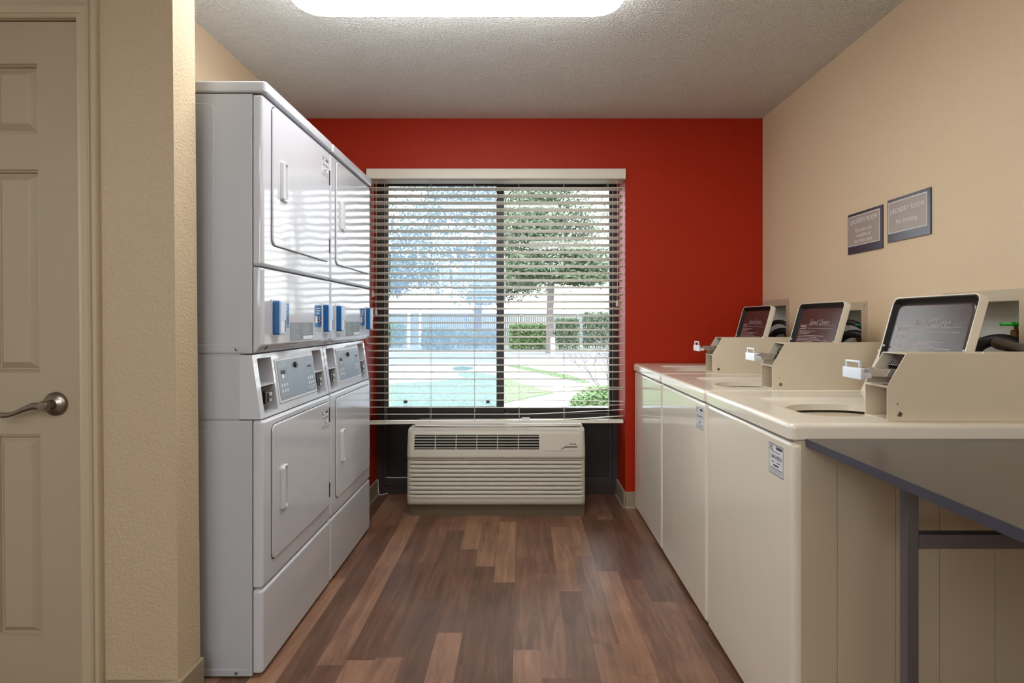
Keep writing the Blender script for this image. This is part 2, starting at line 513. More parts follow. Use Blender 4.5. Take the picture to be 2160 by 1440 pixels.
door = empty('door_1', ((DX0+DX1)/2, YP0+0.02, 0)); door['kind'] = 'structure'
def door_panel(bm, x0, x1, z0, z1, yf):
    # moulded panel: groove, ogee, raised field
    def rg(i, w): return ring(bm, [(x1-i, z1-i), (x0+i, z1-i), (x0+i, z0+i), (x1-i, z0+i)], w, XZ)
    loft(bm, [rg(0, yf), rg(0.003, yf+0.006), rg(0.006, yf+0.0045), rg(0.010, yf+0.016), rg(0.013, yf+0.0165), rg(0.029, yf+0.003), rg(0.032, yf+0.0015)], False, True)
bm = bmesh.new()
PX = [(DX1-0.124-0.143, DX1-0.124), (DX0+0.124, DX0+0.124+0.143)]
PZ = [(1.735, 1.945), (1.017, 1.627), (0.222, 0.832)]
us = [DX0+0.002, DX1-0.002]+[q for p in PX for q in p]; vs = [0.01, DZ-0.002]+[q for p in PZ for q in p]
def dfill(u, v): return not any(a < u < b and c < v < d for a, b in PX for c, d in PZ)
YD = YP0+0.006
grid_solid(bm, us, vs, dfill, YD+0.035, YD, XZ)
for a, b in PX:
    for c, d in PZ: door_panel(bm, a, b, c, d, YD)
lean(bm)
finish('slab', bm, M_DOOR, door, angle=25)
hx, hz = -1.3967, 0.924
part('rosette', M_STEEL, door, lambda b: lathe(b, (hx, YD, hz), (0, -1, 0), [(0.036, 0), (0.036, 0.004), (0.033, 0.009), (0.026, 0.013), (0.015, 0.017), (0.013, 0.03), (0.015, 0.034), (0.015, 0.048), (0.012, 0.052), (0.001, 0.053)], 32))
def lever(b):
    yl = YD-0.043
    P = [(hx+0.008, 0.0, 0.010, 0.008), (hx-0.012, 0.0, 0.0105, 0.008), (hx-0.035, -0.001, 0.0105, 0.006), (hx-0.06, -0.010, 0.0085, 0.005), (hx-0.085, -0.021, 0.0065, 0.005), (hx-0.105, -0.027, 0.007, 0.004), (hx-0.122, -0.027, 0.0085, 0.004), (hx-0.134, -0.025, 0.007, 0.003), (hx-0.138, -0.025, 0.003, 0.002)]
    R = []
    for x, dz, h, t in P:
        R.append([b.verts.new((x, yl+t*math.sin(2*math.pi*i/12), hz+dz+h*math.cos(2*math.pi*i/12))) for i in range(12)])
    loft(b, R)
part('lever', M_STEEL, door, lever)
part('latch_plate', M_STEEL, door, lambda b: box(b, DX1-0.010, DX1-0.0075, YD+0.001, YD+0.026, hz-0.028, hz+0.028))

# ------------------------------------------------------------------ ceiling lights
def ceiling_light(loc, w, d, lens, label):
    t = tag(empty('ceiling_light', loc), label, 'light')
    x, y, z = loc
    bm = bmesh.new()
    rs = [ring(bm, rrect(x-w/2+i, x+w/2-i, y-d/2+i, y+d/2-i, max(0.1-i, 0.03), 8), z-h, XY) for i, h in ((0.03, 0.0), (0.03, 0.018), (0.0, 0.02))]
    loft(bm, rs)
    finish('base_pan', bm, M_FIX, t)
    bm = bmesh.new()
    rs = [ring(bm, rrect(x-w/2+i, x+w/2-i, y-d/2+i, y+d/2-i, max(0.1-i*0.7, 0.03), 8), z-h, XY)
          for i, h in ((0.001, 0.0205), (0.0, 0.03), (0.001, 0.06), (0.006, 0.078), (0.016, 0.09), (0.035, 0.097), (0.08, 0.101))]
    loft(bm, rs)
    finish('diffuser', bm, lens, t)
    return t
ceiling_light((-0.237, 1.91, CEIL), 1.245, 0.47, M_LENS, 'rounded white fluorescent ceiling light, lit, on the popcorn ceiling')
ceiling_light((-0.95, -0.75, CEIL), 1.245, 0.47, M_FILL_LENS, 'unseen fill light added on the ceiling behind the camera, left of the middle')  # this fixture and the next are added to brighten the room
ceiling_light((0.75, -1.3, CEIL), 1.245, 0.47, M_FILL_LENS, 'unseen fill light added on the ceiling behind the camera, by the right wall')

# ------------------------------------------------------------------ window
win = empty('window_1', ((OX0+OX1)/2, YW+0.03, 0)); win['kind'] = 'structure'
def wf(b):
    y0, y1 = YW, YW+0.09
    box(b, OX0-0.03, -0.940, y0, y1, 0, 2.20, 0.002)             # left jamb, outer
    box(b, 0.618, OX1+0.03, y0, y1, 0, 2.20, 0.002)              # right jamb
    box(b, -0.940, 0.618, y0, y1, 2.100, 2.20, 0.002)            # head
    box(b, -0.940, 0.618, y0, y1, 0.470, 0.545, 0.003)           # transom
    box(b, -0.940, 0.618, y0, y1, 0.0, 0.055, 0.003)             # bottom rail
    box(b, -0.940, 0.618, y0-0.006, y1, 0.055, 0.112, 0.004)     # kick rail
    box(b, -0.940, -0.918, y0+0.015, y1, 0.112, 0.470, 0.002)
    box(b, 0.596, 0.618, y0+0.015, y1, 0.112, 0.470, 0.002)
part('frame', M_BRONZE, win, wf)
def ws(b):
    y0, y1 = YW+0.012, YW+0.04
    box(b, -0.940, -0.905, y0, y1, 0.545, 2.100, 0.002)
    box(b, -0.905, -0.118, y0, y1, 0.545, 0.588, 0.003)
    box(b, -0.905, -0.118, y0, y1, 2.085, 2.100, 0.002)
    box(b, -0.170, -0.118, y0, y1, 0.588, 2.085, 0.003)
part('sliding_sash', M_BRONZE, win, ws)
def wr(b):
    y0, y1 = YW+0.045, YW+0.075
    box(b, -0.125, 0.618, y0, y1, 0.545, 0.575, 0.003)
    box(b, -0.125, 0.618, y0, y1, 2.085, 2.100, 0.002)
    box(b, 0.603, 0.618, y0, y1, 0.575, 2.085, 0.002)
part('fixed_sash', M_BRONZE, win, wr)
part('bright_glazing_bead', M_CHROME, win, lambda b: box(b, 0.599, 0.603, YW+0.05, YW+0.058, 0.575, 2.085))
part('glass_pane', M_GLASS, win, lambda b: box(b, -0.905, -0.170, YW+0.025, YW+0.029, 0.588, 2.085))
part('glass_pane', M_GLASS, win, lambda b: box(b, -0.118, 0.600, YW+0.058, YW+0.062, 0.575, 2.085))
part('insect_screen', M_SCREEN, win, lambda b: box(b, -0.905, -0.150, YW+0.082, YW+0.083, 0.57, 2.095))
part('lower_panel', M_BPANEL, win, lambda b: box(b, -0.918, 0.596, YW+0.03, YW+0.07, 0.112, 0.470))
part('screen_clip', M_BLACK, win, lambda b: box(b, -0.815, -0.79, YW+0.084, YW+0.095, 0.60, 0.625))
part('screen_clip', M_BLACK, win, lambda b: box(b, -0.245, -0.22, YW+0.084, YW+0.095, 0.60, 0.625))
part('outer_sill', mat('pale_blue_aluminium_sill', (150, 168, 196), 0.4, metal=0.2), win, lambda b: box(b, -0.94, 0.618, YW+0.09, YW+0.20, 0.52, 0.562))
part('caulk_bead', mat('white_caulk', (205, 203, 196), 0.7), win, lambda b: (tube(b, [(-0.915, YW-0.008, 0.116), (-0.87, YW-0.009, 0.112), (-0.80, YW-0.009, 0.114), (-0.72, YW-0.008, 0.112)], 0.003, 6),
    tube(b, [(-0.968, YW-0.01, 0.10), (-0.966, YW-0.012, 0.04), (-0.955, YW-0.03, 0.006), (-0.93, YW-0.03, 0.006), (-0.90, YW-0.012, 0.008)], 0.004, 6)))
# outside wall face around the window, so the daylight only comes through the glass
bm = bmesh.new()
grid_solid(bm, [-3.2, OX0-0.03, OX1+0.03, XR+0.3], [-0.2, 0, 2.2, 2.7], lambda u, v: not (OX0-0.03 < u < OX1+0.03 and 0 < v < 2.2), YW+0.12, YW, XZ)
struct('wall_outside', bm, mat('tan_stucco', (190, 176, 150), 0.8))

added_win = empty('added_rear_window', (-1.3, YREAR-0.05, 1.35)); added_win['kind'] = 'structure'  # unseen window added behind the camera to let in more daylight
def w2f(b):
    for x0, x1 in ((-2.35, -2.31), (-1.32, -1.28), (-0.29, -0.25)): box(b, x0, x1, YREAR-0.08, YREAR-0.03, 1.35, 2.30, 0.002)
    for z0, z1 in ((1.35, 1.39), (2.26, 2.30)): box(b, -2.31, -0.29, YREAR-0.078, YREAR-0.032, z0, z1, 0.002)
part('frame', M_TRIM, added_win, w2f)
part('glass_pane', M_GLASS, added_win, lambda b: box(b, -2.31, -1.32, YREAR-0.057, YREAR-0.053, 1.39, 2.26))
part('glass_pane', M_GLASS, added_win, lambda b: box(b, -1.28, -0.29, YREAR-0.057, YREAR-0.053, 1.39, 2.26))

# ------------------------------------------------------------------ window blind
blind = tag(empty('window_blind', ((OX0+OX1)/2, 3.49, OZ)), 'cream horizontal slat blind hanging open in the window recess, bottom slats sagging', 'blind')
def valance(b):
    x0, x1 = OX0+0.012, OX1-0.001
    prism(b, [(3.430, 2.120), (3.430, 2.118), (3.427, 2.112), (3.427, 2.066), (3.430, 2.058), (3.442, 2.055), (3.446, 2.058), (3.442, 2.062), (3.438, 2.066), (3.438, 2.120)], x0, x1, lambda u, v, w: Vector((w, u, v)))
    for xa, xb in ((x0, x0+0.008), (x1-0.008, x1)):
        box(b, xa, xb, 3.43, 3.50, 2.058, 2.120, 0.002)
part('valance', M_SLAT, blind, valance)
part('head_rail', M_SLAT, blind, lambda b: box(b, OX0+0.022, OX1-0.01, 3.455, 3.515, 2.06, 2.118, 0.003))
SX0, SX1, SY = OX0+0.008, 0.641, 3.487
TILT = math.radians(11)
def slat_bm(x0, x1, zfun, tilt, w=0.05, t=0.0028, nx=24):
    bm = bmesh.new()
    cs = []
    for i in range(7):
        u = -w/2+w*i/6
        cs.append((u, t/2+0.0012*(1-(2*u/w)**2)))
    cs += [(u, z-t) for u, z in reversed(cs)]
    R = []
    for k in range(nx+1):
        f = k/nx; x = x0+(x1-x0)*f
        dz, tl = zfun(f), tilt(f) if callable(tilt) else tilt
        c, s = math.cos(tl), math.sin(tl)
        R.append([bm.verts.new((x, SY+u*c+z*s, dz-u*s+z*c)) for u, z in cs])
    loft(bm, R)
    return bm
ZS = lambda k: 2.006-0.0446*k
bm = slat_bm(SX0, SX1, lambda f: ZS(-1), TILT, nx=2)
slat0 = finish('slat', bm, M_SLAT, blind)
for k in range(0, 28):
    s = slat0.copy(); COL.objects.link(s); s.parent = blind
    s.location = (rnd.uniform(-0.001, 0.001), 0, -0.0446*(k+1)+rnd.uniform(-0.0006, 0.0006))
# the lowest slats rest on the air conditioner and bend
low = [(28, lambda f: ZS(28)-0.022*max(0, f-0.55)**1.2, 0.13), (29, lambda f: ZS(29)+0.045*max(0, f-0.5)**1.3*1.6, lambda f: TILT*(1-f)-0.03*f),
       (30, lambda f: ZS(30)-0.02*max(0, f-0.6)**1.1, 0.12), (31, lambda f: ZS(31)-0.004*f+0.07*max(0, f-0.72), 0.16),
       (32, lambda f: ZS(32)+0.085*max(0, f-0.62)**1.1, 0.15), (33, lambda f: ZS(33)+0.003+0.11*max(0, f-0.68)**1.1, 0.12)]
for k, zf, tl in low:
    finish('slat', slat_bm(SX0, SX1, zf, tl), M_SLAT, blind)
def rail_bm(b):
    R = []
    for k in range(25):
        f = k/24; x = SX0+(SX1-SX0)*f
        z = 0.527+0.010*f+0.006*math.sin(math.pi*f)*0.5
        R.append([b.verts.new((x, y, z+dz)) for y, dz in ((3.462, -0.009), (3.464, 0.009), (3.510, 0.009), (3.512, -0.009))])
    loft(b, R)
part('bottom_rail', M_SLAT, blind, rail_bm)
LADX = [-0.861, -0.577, -0.2985, -0.0165, 0.268, 0.545]
for i, x in enumerate(LADX):
    def lad(b, x=x, i=i):
        tube(b, [(x, 3.461, 2.07), (x, 3.4615, 1.2), (x+0.002, 3.4615, 0.66), (x+0.004, 3.457, 0.60), (x+0.001, 3.456, 0.53)], 0.0011, 5, 4)
        tube(b, [(x+0.001, 3.512, 2.07), (x+0.001, 3.512, 0.53)], 0.0011, 5, 0)
        for k in range(-1, 34):
            tube(b, [(x, 3.4615, ZS(k)+0.004), (x+0.001, 3.512, ZS(k)-0.007)], 0.0006, 4, 0)
    part('ladder_cord', M_CORD, blind, lad)
for (x, zb, nm) in ((-0.931, 1.335, 'tilt_cord'), (-0.912, 1.22, 'tilt_cord'), (0.600, 1.275, 'lift_cord')):
    def cd(b, x=x, zb=zb):
        tube(b, [(x, 3.447, 2.06), (x+0.003, 3.445, 1.7), (x, 3.445, zb+0.02)], 0.0011, 5, 4)
    c = part(nm, M_CORD, blind, cd)
    part('tassel', M_CORD, c, lambda b, x=x, zb=zb: lathe(b, (x, 3.445, zb+0.026), (0, 0, -1), [(0.002, 0), (0.006, 0.006), (0.009, 0.02), (0.0095, 0.034), (0.007, 0.04), (0.001, 0.041)], 14))
tg = part('small_white_tag', M_PAPER, blind, lambda b: box(b, 0.002, 0.052, 3.455, 3.4575, 0.543, 0.565))

# loose slat lying across the air conditioner
bm = bmesh.new()
R = []
for k in range(21):
    f = k/20; x = -0.66+1.02*f; z = 0.5185+0.004*(2*f-1)**2
    R.append([bm.verts.new((x, y+0.012*f, z+dz)) for y, dz in ((3.395, -0.0015), (3.395, 0.0015), (3.420, 0.0028), (3.445, 0.0015), (3.445, -0.0015))])
loft(bm, R)
tag(finish('blind_slat', bm, M_SLAT, None, origin=(-0.15, 3.42, 0.517)), 'loose cream blind slat lying along the top of the air conditioner', 'blind slat')

# ------------------------------------------------------------------ air conditioner
AX0, AX1 = -0.688, 0.383
ac = tag(empty('air_conditioner', ((AX0+AX1)/2, 3.45, 0)), 'almond through-wall air conditioner with ribbed front under the window', 'air conditioner')
def acprof(z):
    pts = [(0.070, 3.290), (0.080, 3.281), (0.095, 3.277), (0.118, 3.277), (0.336, 3.283), (0.350, 3.281), (0.357, 3.273), (0.365, 3.273), (0.405, 3.279), (0.480, 3.297), (0.497, 3.303), (0.508, 3.311), (0.514, 3.325)]
    for (a, ya), (b, yb) in zip(pts, pts[1:]):
        if a <= z <= b: return ya+(yb-ya)*(z-a)/(b-a)
    return pts[-1][1] if z > 0.5 else pts[0][1]
def acy(x, z):
    y = acprof(z)
    e = min(x-AX0, AX1-x)
    # narrower towards the top, rounded ends
    r = 0.035
    if e < r: y += (r-math.sqrt(max(0, r*r-(r-e)**2)))*0.9
    # ribs
    if 0.112 < z < 0.340:
        ph = ((0.340-z)/0.0253) % 1.0
        rib = 0.0
        if ph < 0.22: rib = 0.017*math.sin(math.pi*min(1, ph/0.22))
        else: rib = -0.0045*math.sin(math.pi*(ph-0.22)/0.78)
        mask = max(0, min(1, (e-0.012)/0.03))
        y += rib*mask
    return y
GX0, GX1, GZ0, GZ1 = -0.640, 0.106, 0.405, 0.487
bm = bmesh.new()
xs = sorted(set([round(AX0+(AX1-AX0)*i/44, 5) for i in range(45)]+[AX0+q for q in (0.003, 0.007, 0.012, 0.018, 0.028, 0.036)]+[AX1-q for q in (0.003, 0.007, 0.012, 0.018, 0.028, 0.036)]+[GX0, GX1]))
zs = [0.070, 0.075, 0.08, 0.088, 0.095, 0.105, 0.112]
for k in range(9):
    zt = 0.340-0.0253*(8-k)
    for ph in (0.9, 0.75, 0.5, 0.3, 0.22, 0.165, 0.11, 0.055, 0.0): zs.append(round(zt-ph*0.0253, 5))
zs = sorted(set([z for z in zs if z <= 0.3401]+[0.346, 0.350, 0.357, 0.365, 0.38, GZ0, 0.43, 0.46, GZ1, 0.497, 0.503, 0.508, 0.514]))
V = [[bm.verts.new((x, acy(x, z), z)) for z in zs] for x in xs]
for i in range(len(xs)-1):
    for j in range(len(zs)-1):
        cx, cz = (xs[i]+xs[i+1])/2, (zs[j]+zs[j+1])/2
        if GX0 < cx < GX1 and GZ0 < cz < GZ1: continue
        bm.faces.new((V[i][j], V[i+1][j], V[i+1][j+1], V[i][j+1]))
# shell: top, sides, bottom back to the wall
def strip(idx):
    back = [bm.verts.new((v.co.x, 3.715, v.co.z)) for v in idx]
    for a in range(len(idx)-1): bm.faces.new((idx[a], idx[a+1], back[a+1], back[a]))
strip([c[-1] for c in V]); strip([c[0] for c in V]); strip(V[0]); strip(V[-1])
finish('cover', bm, M_AC, ac, angle=50)
def grille(b):
    for i in range(5):
        z = GZ0+(GZ1-GZ0)*(i+0.5)/5.0-0.001
        y = acprof(z)+0.001
        box(b, GX0-0.002, GX1+0.002, y, y+0.008, z-0.0022, z+0.0022)
    for i in range(5):
        x = GX0+(GX1-GX0)*(i+1)/6
        bmv = [(x-0.002, acprof(GZ0)+0.0005, GZ0), (x+0.002, acprof(GZ0)+0.0005, GZ0), (x+0.002, acprof(GZ1)+0.0005, GZ1), (x-0.002, acprof(GZ1)+0.0005, GZ1)]
        a = [b.verts.new(q) for q in bmv]; c = [b.verts.new((q[0], q[1]+0.008, q[2])) for q in bmv]
        loft(b, [a, c])
part('vent_grille', M_AC, ac, grille)
part('vent_interior', M_BLACK, ac, lambda b: box(b, GX0-0.004, GX1+0.004, 3.33, 3.36, GZ0-0.01, GZ1+0.005))
def acdoor(b):
    x0, x1, z0, z1 = 0.136, 0.345, 0.398, 0.492
    pts = [(x0-0.004, z0), (x1, z0), (x1+0.001, z1), (x0, z1)]
    a = [b.verts.new((x, acprof(z)-0.0001+0.002, z)) for x, z in pts]
    c = [b.verts.new((x, acprof(z)-0.0022, z)) for x, z in pts]
    loft(b, [a, c])
cd_ = part('control_door', M_AC, ac, acdoor)
def scoop(b):  # flat plate; the recess's shade is put into its darker colour
    pts = [(0.222, 0.400), (0.262, 0.4245), (0.338, 0.4245), (0.330, 0.4145), (0.262, 0.4145)]
    a = [b.verts.new((x, acprof(z)-0.0025, z)) for x, z in pts]
    c = [b.verts.new((x, acprof(z)-0.0032, z)) for x, z in pts]
    loft(b, [a, c])
part('finger_scoop', mat('painted_scoop_shade', (112, 104, 88), 0.6), cd_, scoop)
text('logo_lettering', 'Amana', 0.0145, M_INK, cd_, (0.306, acprof(0.436)-0.0026, 0.436), (1, 0, 0), (0, 0.25, 1), bold=0.0003)
part('base', M_ACB, ac, lambda b: (box(b, AX0+0.014, AX1-0.004, 3.308, 3.70, 0.0, 0.072, 0.003), box(b, AX0+0.012, AX1-0.002, 3.303, 3.31, 0.0, 0.006)))

# ------------------------------------------------------------------ stacked dryers
DY0, DYW = 1.807, 0.636
FX = -0.850                   # front plane
STX = (-1.115, DY0+DYW/2, 0)
stack = tag(empty('stacked_dryer', STX), 'white coin stacked dryer unit nearer the tan wall end, two round-cornered doors', 'dryer', 'stacked dryers along the left wall')
Y0, Y1 = DY0, DY0+DYW
part('cabinet', M_WHITE2, stack, lambda b: (box(b, -1.372, -0.8845, Y0, Y1, 1.065, 1.919, 0.003), box(b, -1.372, -0.925, Y0, Y1, 0.849, 1.060, 0.003), box(b, -1.372, -0.8845, Y0, Y1, 0.004, 0.845, 0.003), box(b, -1.36, -0.93, Y0+0.006, Y1-0.006, 0.8, 1.1)))
def emboss(b):
    f = lambda u, v, w: Vector((u, Y0-w, v))
    slab(b, -1.352, -1.010, 1.114, 1.886, -0.001, 0.0016, 0.018, 0.0012, f, both=False)
    slab(b, -1.352, -1.010, 0.040, 0.809, -0.001, 0.0016, 0.018, 0.0012, f, both=False)
    slab(b, -1.352, -0.905, 1.069, 1.093, -0.001, 0.0020, 0.012, 0.0012, f, both=False)
    slab(b, -1.352, -0.905, 0.006, 0.028, -0.001, 0.0020, 0.012, 0.0012, f, both=False)
part('side_embossing', M_WHITE2, stack, emboss)
for z in (1.079, 0.016):
    part('screw', M_STEEL, stack, lambda b, z=z: lathe(b, (-0.936, Y0-0.002, z), (0, -1, 0), [(0.0055, 0), (0.005, 0.002), (0.002, 0.003), (0.001, 0.0015)], 12))
# top cap
def cap(b):
    slab(b, -1.376, -0.839, Y0-0.001, Y1+0.001, 1.924, 1.962, 0.014, 0.007, XY)
part('top_cap', M_WHITE, stack, cap)
def vpan(b, z0, z1, xf=FX):
    # front pan with rounded vertical and horizontal front edges
    f = lambda u, v, w: Vector((w, u, v))
    slab(b, Y0+0.0005, Y1-0.0005, z0, z1, -0.881, xf, 0.012, 0.012, f, n=4, both=False)
part('upper_front', M_WHITE, stack, vpan, 1.353, 1.919)
def reader_pan(b):
    # profile x,z with a chamfered lower edge
    pr = [(-0.881, 1.066), (-0.868, 1.072), (-0.853, 1.090), (FX, 1.096), (FX, 1.340), (-0.853, 1.346), (-0.860, 1.349), (-0.881, 1.349)]
    R = []
    for y, k in ((Y0+0.0005, 0.012), (Y0+0.003, 0.006), (Y0+0.007, 0.002), (Y0+0.013, 0), (Y1-0.013, 0), (Y1-0.007, 0.002), (Y1-0.003, 0.006), (Y1-0.0005, 0.012)):
        R.append([b.verts.new((max(-0.881, x-k) if x > -0.881 else x, y, z)) for x, z in pr])
    loft(b, R)
part('reader_front', M_WHITE, stack, reader_pan)
for y in (Y0+0.045, Y1-0.035):
    part('screw', M_BLACK, stack, lambda b, y=y: lathe(b, (-0.8605, y, 1.0815), (0.77, 0, -0.64), [(0.008, 0), (0.008, 0.0008), (0.003, 0.0012)], 12))
part('lower_front', M_WHITE, stack, vpan, 0.291, 0.845)
part('toe_panel', M_WHITE, stack, lambda b: vpan(b, 0.010, 0.287, FX+0.0))
def door_leaf(b, z0, z1):
    slab(b, Y0+0.062, Y1-0.028, z0, z1, FX-0.002, FX+0.0065, 0.022, 0.004, YZ, n=6, both=False)
def door_gap(b, z0, z1):
    slab(b, Y0+0.0595, Y1-0.0255, z0-0.0025, z1+0.0025, FX-0.002, FX+0.0008, 0.024, 0, YZ, n=6)
def handle(b, z0, z1):
    ya, yb = Y0+0.116, Y0+0.170
    # recessed-look scoop with a raised pull bar
    f = YZ
    def rg(i, w, r): return ring(b, rrect(ya+i, yb-i, z0+i, z1-i, max(r, 0.003), 5), w, f)
    loft(b, [rg(0, FX+0.005, 0.011), rg(0, FX+0.011, 0.011), rg(0.003, FX+0.014, 0.009), rg(0.006, FX+0.014, 0.006), rg(0.008, FX+0.012, 0.005), rg(0.010, FX+0.0070, 0.004)])
    slab(b, ya+0.001, ya+0.020, z0+0.004, z1-0.004, FX+0.006, FX+0.019, 0.006, 0.004, f, both=False)
for nm, z0, z1, h0, h1, hs in (('upper_door', 1.430, 1.903, 1.593, 1.735, (1.80, 1.50)), ('lower_door', 0.360, 0.818, 0.508, 0.662, (0.76, 0.43))):
    part('door_gap', M_GASK, stack, door_gap, z0, z1)
    d = part(nm, M_WHITE, stack, door_leaf, z0, z1)
    part('handle', M_WPLAST, d, handle, h0, h1)
    for hz_ in hs:
        part('hinge', M_BLACK, d, lambda b, hz_=hz_: box(b, FX+0.0, FX+0.009, Y1-0.029, Y1-0.023, hz_-0.032, hz_+0.032, 0.001))
# control fascia
def fascia(b):
    us = [Y0, Y0+0.030, Y0+0.132, Y1-0.128, Y1-0.026, Y1]; vs = [0.849, 0.862, 1.046, 1.060]
    def fl(u, v): return not ((Y0+0.030 < u < Y0+0.132 or Y1-0.128 < u < Y1-0.026) and 0.862 < v < 1.046)
    grid_solid(b, us, vs, fl, 0, 1, lambda u, v, w: Vector((-0.926, u, v)) if w == 0 else Vector((FX-0.006-0.030*(v-0.849)/0.211, u, v)))
    es = [e for e in b.edges if all(v.co.x > -0.92 for v in e.verts) and e.is_manifold and len(e.link_faces) == 2 and e.calc_face_angle(0) > 0.5]
    bmesh.ops.bevel(b, geom=es, offset=0.004, segments=2, profile=0.5, affect='EDGES')
fa = part('control_fascia', M_WHITE, stack, fascia)
fxz = lambda z: FX-0.006-0.030*(z-0.849)/0.211
def inset(b, u0, u1, z0, z1, o0, o1, r=0.006, bev=0.0):
    f = lambda u, v, w: Vector((fxz(v)+w, u, v))
    slab(b, u0, u1, z0, z1, o0, o1, r, bev, f, both=False)
part('panel_bezel', M_WPLAST, fa, inset, Y0+0.150, Y1-0.132, 0.878, 1.036, -0.002, 0.003, 0.008, 0.002)
pn = part('control_panel', M_PANEL, fa, inset, Y0+0.157, Y1-0.139, 0.886, 1.028, 0.0, 0.0036, 0.004)
M_PL = mat('light_panel_print', (176, 188, 198), 0.4)
def pprint(b, side):
    f = lambda u, v, w: Vector((fxz(v)+w, u, v))
    a0, a1 = Y0+0.165, Y0+0.235; c0, c1 = Y1-0.225, Y1-0.150
    # outlines with arrow tips
    def line(p, q, t=0.0012):
        d = Vector((q[0]-p[0], q[1]-p[1])); n_ = Vector((-d.y, d.x)).normalized()*t/2
        prism(b, [(p[0]+n_.x, p[1]+n_.y), (q[0]+n_.x, q[1]+n_.y), (q[0]-n_.x, q[1]-n_.y), (p[0]-n_.x, p[1]-n_.y)], 0.0036, 0.0041, f)
    for u0, u1, up in [((a0, a1, 1), (c0, c1, -1))[side]]:
        zt, zb = (1.006, 0.904) if up > 0 else (1.002, 0.908)
        line((u0, zb), (u0, zt)); line((u1, zb), (u1, zt)); line((u0, zb), (u1, zb)); line((u0, zt), (u1, zt))
        um = (u0+u1)/2
        if up > 0: line((u0, zt), (um, zt+0.014), 0.003); line((um, zt+0.014), (u1, zt), 0.003)
        else: line((u0, zb), (um, zb-0.013), 0.003); line((um, zb-0.013), (u1, zb), 0.003)
        for i in range(3):
            for j in range(2):
                uc, zc = u0+0.016+i*0.021, zb+0.014+j*0.020
                prism(b, rrect(uc-0.0075, uc+0.0075, zc-0.0065, zc+0.0065, 0.004, 2), 0.0036, 0.0042, f)
part('panel_print', M_PL, pn, pprint, 0)
part('panel_print', M_PL, pn, pprint, 1)
part('display_window', M_INK, pn, inset, Y0+0.185, Y0+0.222, 0.978, 0.992, 0.0037, 0.0042, 0.003)
part('display_window', M_INK, pn, inset, Y1-0.205, Y1-0.168, 0.984, 0.992, 0.0037, 0.0042, 0.003)
part('start_button', M_WINK, pn, inset, Y0+0.186, Y0+0.205, 0.963, 0.978, 0.0037, 0.006, 0.004, 0.001)
part('key_lock', M_BLACK, pn, lambda b: lathe(b, (fxz(1.0)+0.003, (Y0+Y1)/2-0.002, 1.003), (1, 0, 0.15), [(0.011, 0), (0.011, 0.006), (0.009, 0.008), (0.005, 0.008), (0.004, 0.006)], 20))
for ya, yb in ((Y0+0.030, Y0+0.132), (Y1-0.128, Y1-0.026)):
    part('cubby_back', M_GREYP, fa, lambda b, ya=ya, yb=yb: box(b, -0.930, -0.924, ya, yb, 0.862, 1.046))
    part('cubby_shelf', M_WPLAST, fa, lambda b, ya=ya, yb=yb: prism(b, [(-0.926, 0.950), (fxz(0.955)-0.002, 0.952), (fxz(0.955)-0.002, 0.956), (-0.926, 0.957)], ya, yb, lambda u, v, w: Vector((u, w, v))))
    lk = part('coin_lock', M_BLACK, fa, lambda b, ya=ya: (box(b, -0.926, -0.874, ya+0.040, ya+0.064, 0.888, 0.930, 0.003), box(b, -0.926, -0.895, ya+0.034, ya+0.05, 0.93, 0.949, 0.002)))
    part('lock_plate', M_STEEL, lk, lambda b, ya=ya: slab(b, ya+0.060, ya+0.084, 0.892, 0.926, -0.890, -0.870, 0.005, 0.002, YZ, both=False))
    part('key_slot', M_BLACK, lk, lambda b, ya=ya: lathe(b, (-0.870, ya+0.072, 0.909), (1, 0, 0), [(0.005, 0), (0.005, 0.002), (0.002, 0.002)], 12))
    part('coin_cup', M_GREYP, fa, lambda b, ya=ya, yb=yb: (box(b, -0.926, -0.885, ya+0.02, ya+0.024, 0.862, 0.885), box(b, -0.926, -0.885, ya, yb, 0.882, 0.884)))
# card readers, stickers, rating label
def reader(ya):
    p = part('card_reader', M_BLUE, stack, lambda b: slab(b, ya, ya+0.048, 1.125, 1.241, FX+0.003, FX+0.027, 0.006, 0.003, YZ, both=False))
    part('mounting_plate', M_WPLAST, p, lambda b: slab(b, ya-0.006, ya+0.054, 1.119, 1.247, FX-0.001, FX+0.004, 0.006, 0.001, YZ, both=False))
    part('front_plate', M_LBLUE, p, lambda b: slab(b, ya+0.001, ya+0.047, 1.126, 1.240, FX+0.026, FX+0.031, 0.005, 0.002, YZ, both=False))
    part('instruction_label', M_PAPER, p, lambda b: slab(b, ya+0.004, ya+0.030, 1.134, 1.172, FX+0.0305, FX+0.0314, 0.001, 0, YZ))
    part('card_slot', M_NAVY, p, lambda b: slab(b, ya+0.034, ya+0.041, 1.134, 1.176, FX+0.0305, FX+0.0315, 0.001, 0, YZ))
    return p
reader(Y0+0.063); reader(Y0+0.541)
def sticker(ya, yb, hidden):
    p = part('blue_sticker', mat('blue_sticker_print', (30, 110, 175), 0.4), stack, lambda b: slab(b, ya, yb, 1.146, 1.236, FX-0.001, FX+0.0006, 0.002, 0, YZ))
    w = yb-ya
    part('navy_block', M_NAVY, p, lambda b: slab(b, ya+w*0.45, yb-0.001, 1.160, 1.192, FX, FX+0.0009, 0.001, 0, YZ))
    part('white_block', M_PAPER, p, lambda b: slab(b, ya+w*0.08, ya+w*0.40, 1.163, 1.190, FX, FX+0.0010, 0.001, 0, YZ))
    def ln(b):
        for i, z in enumerate((1.224, 1.214, 1.204)): box(b, FX, FX+0.0010, ya+w*0.25, yb-w*(0.12+0.08*i), z-0.0022, z+0.0022)
    part('lettering', M_WINK, p, ln)
    return p
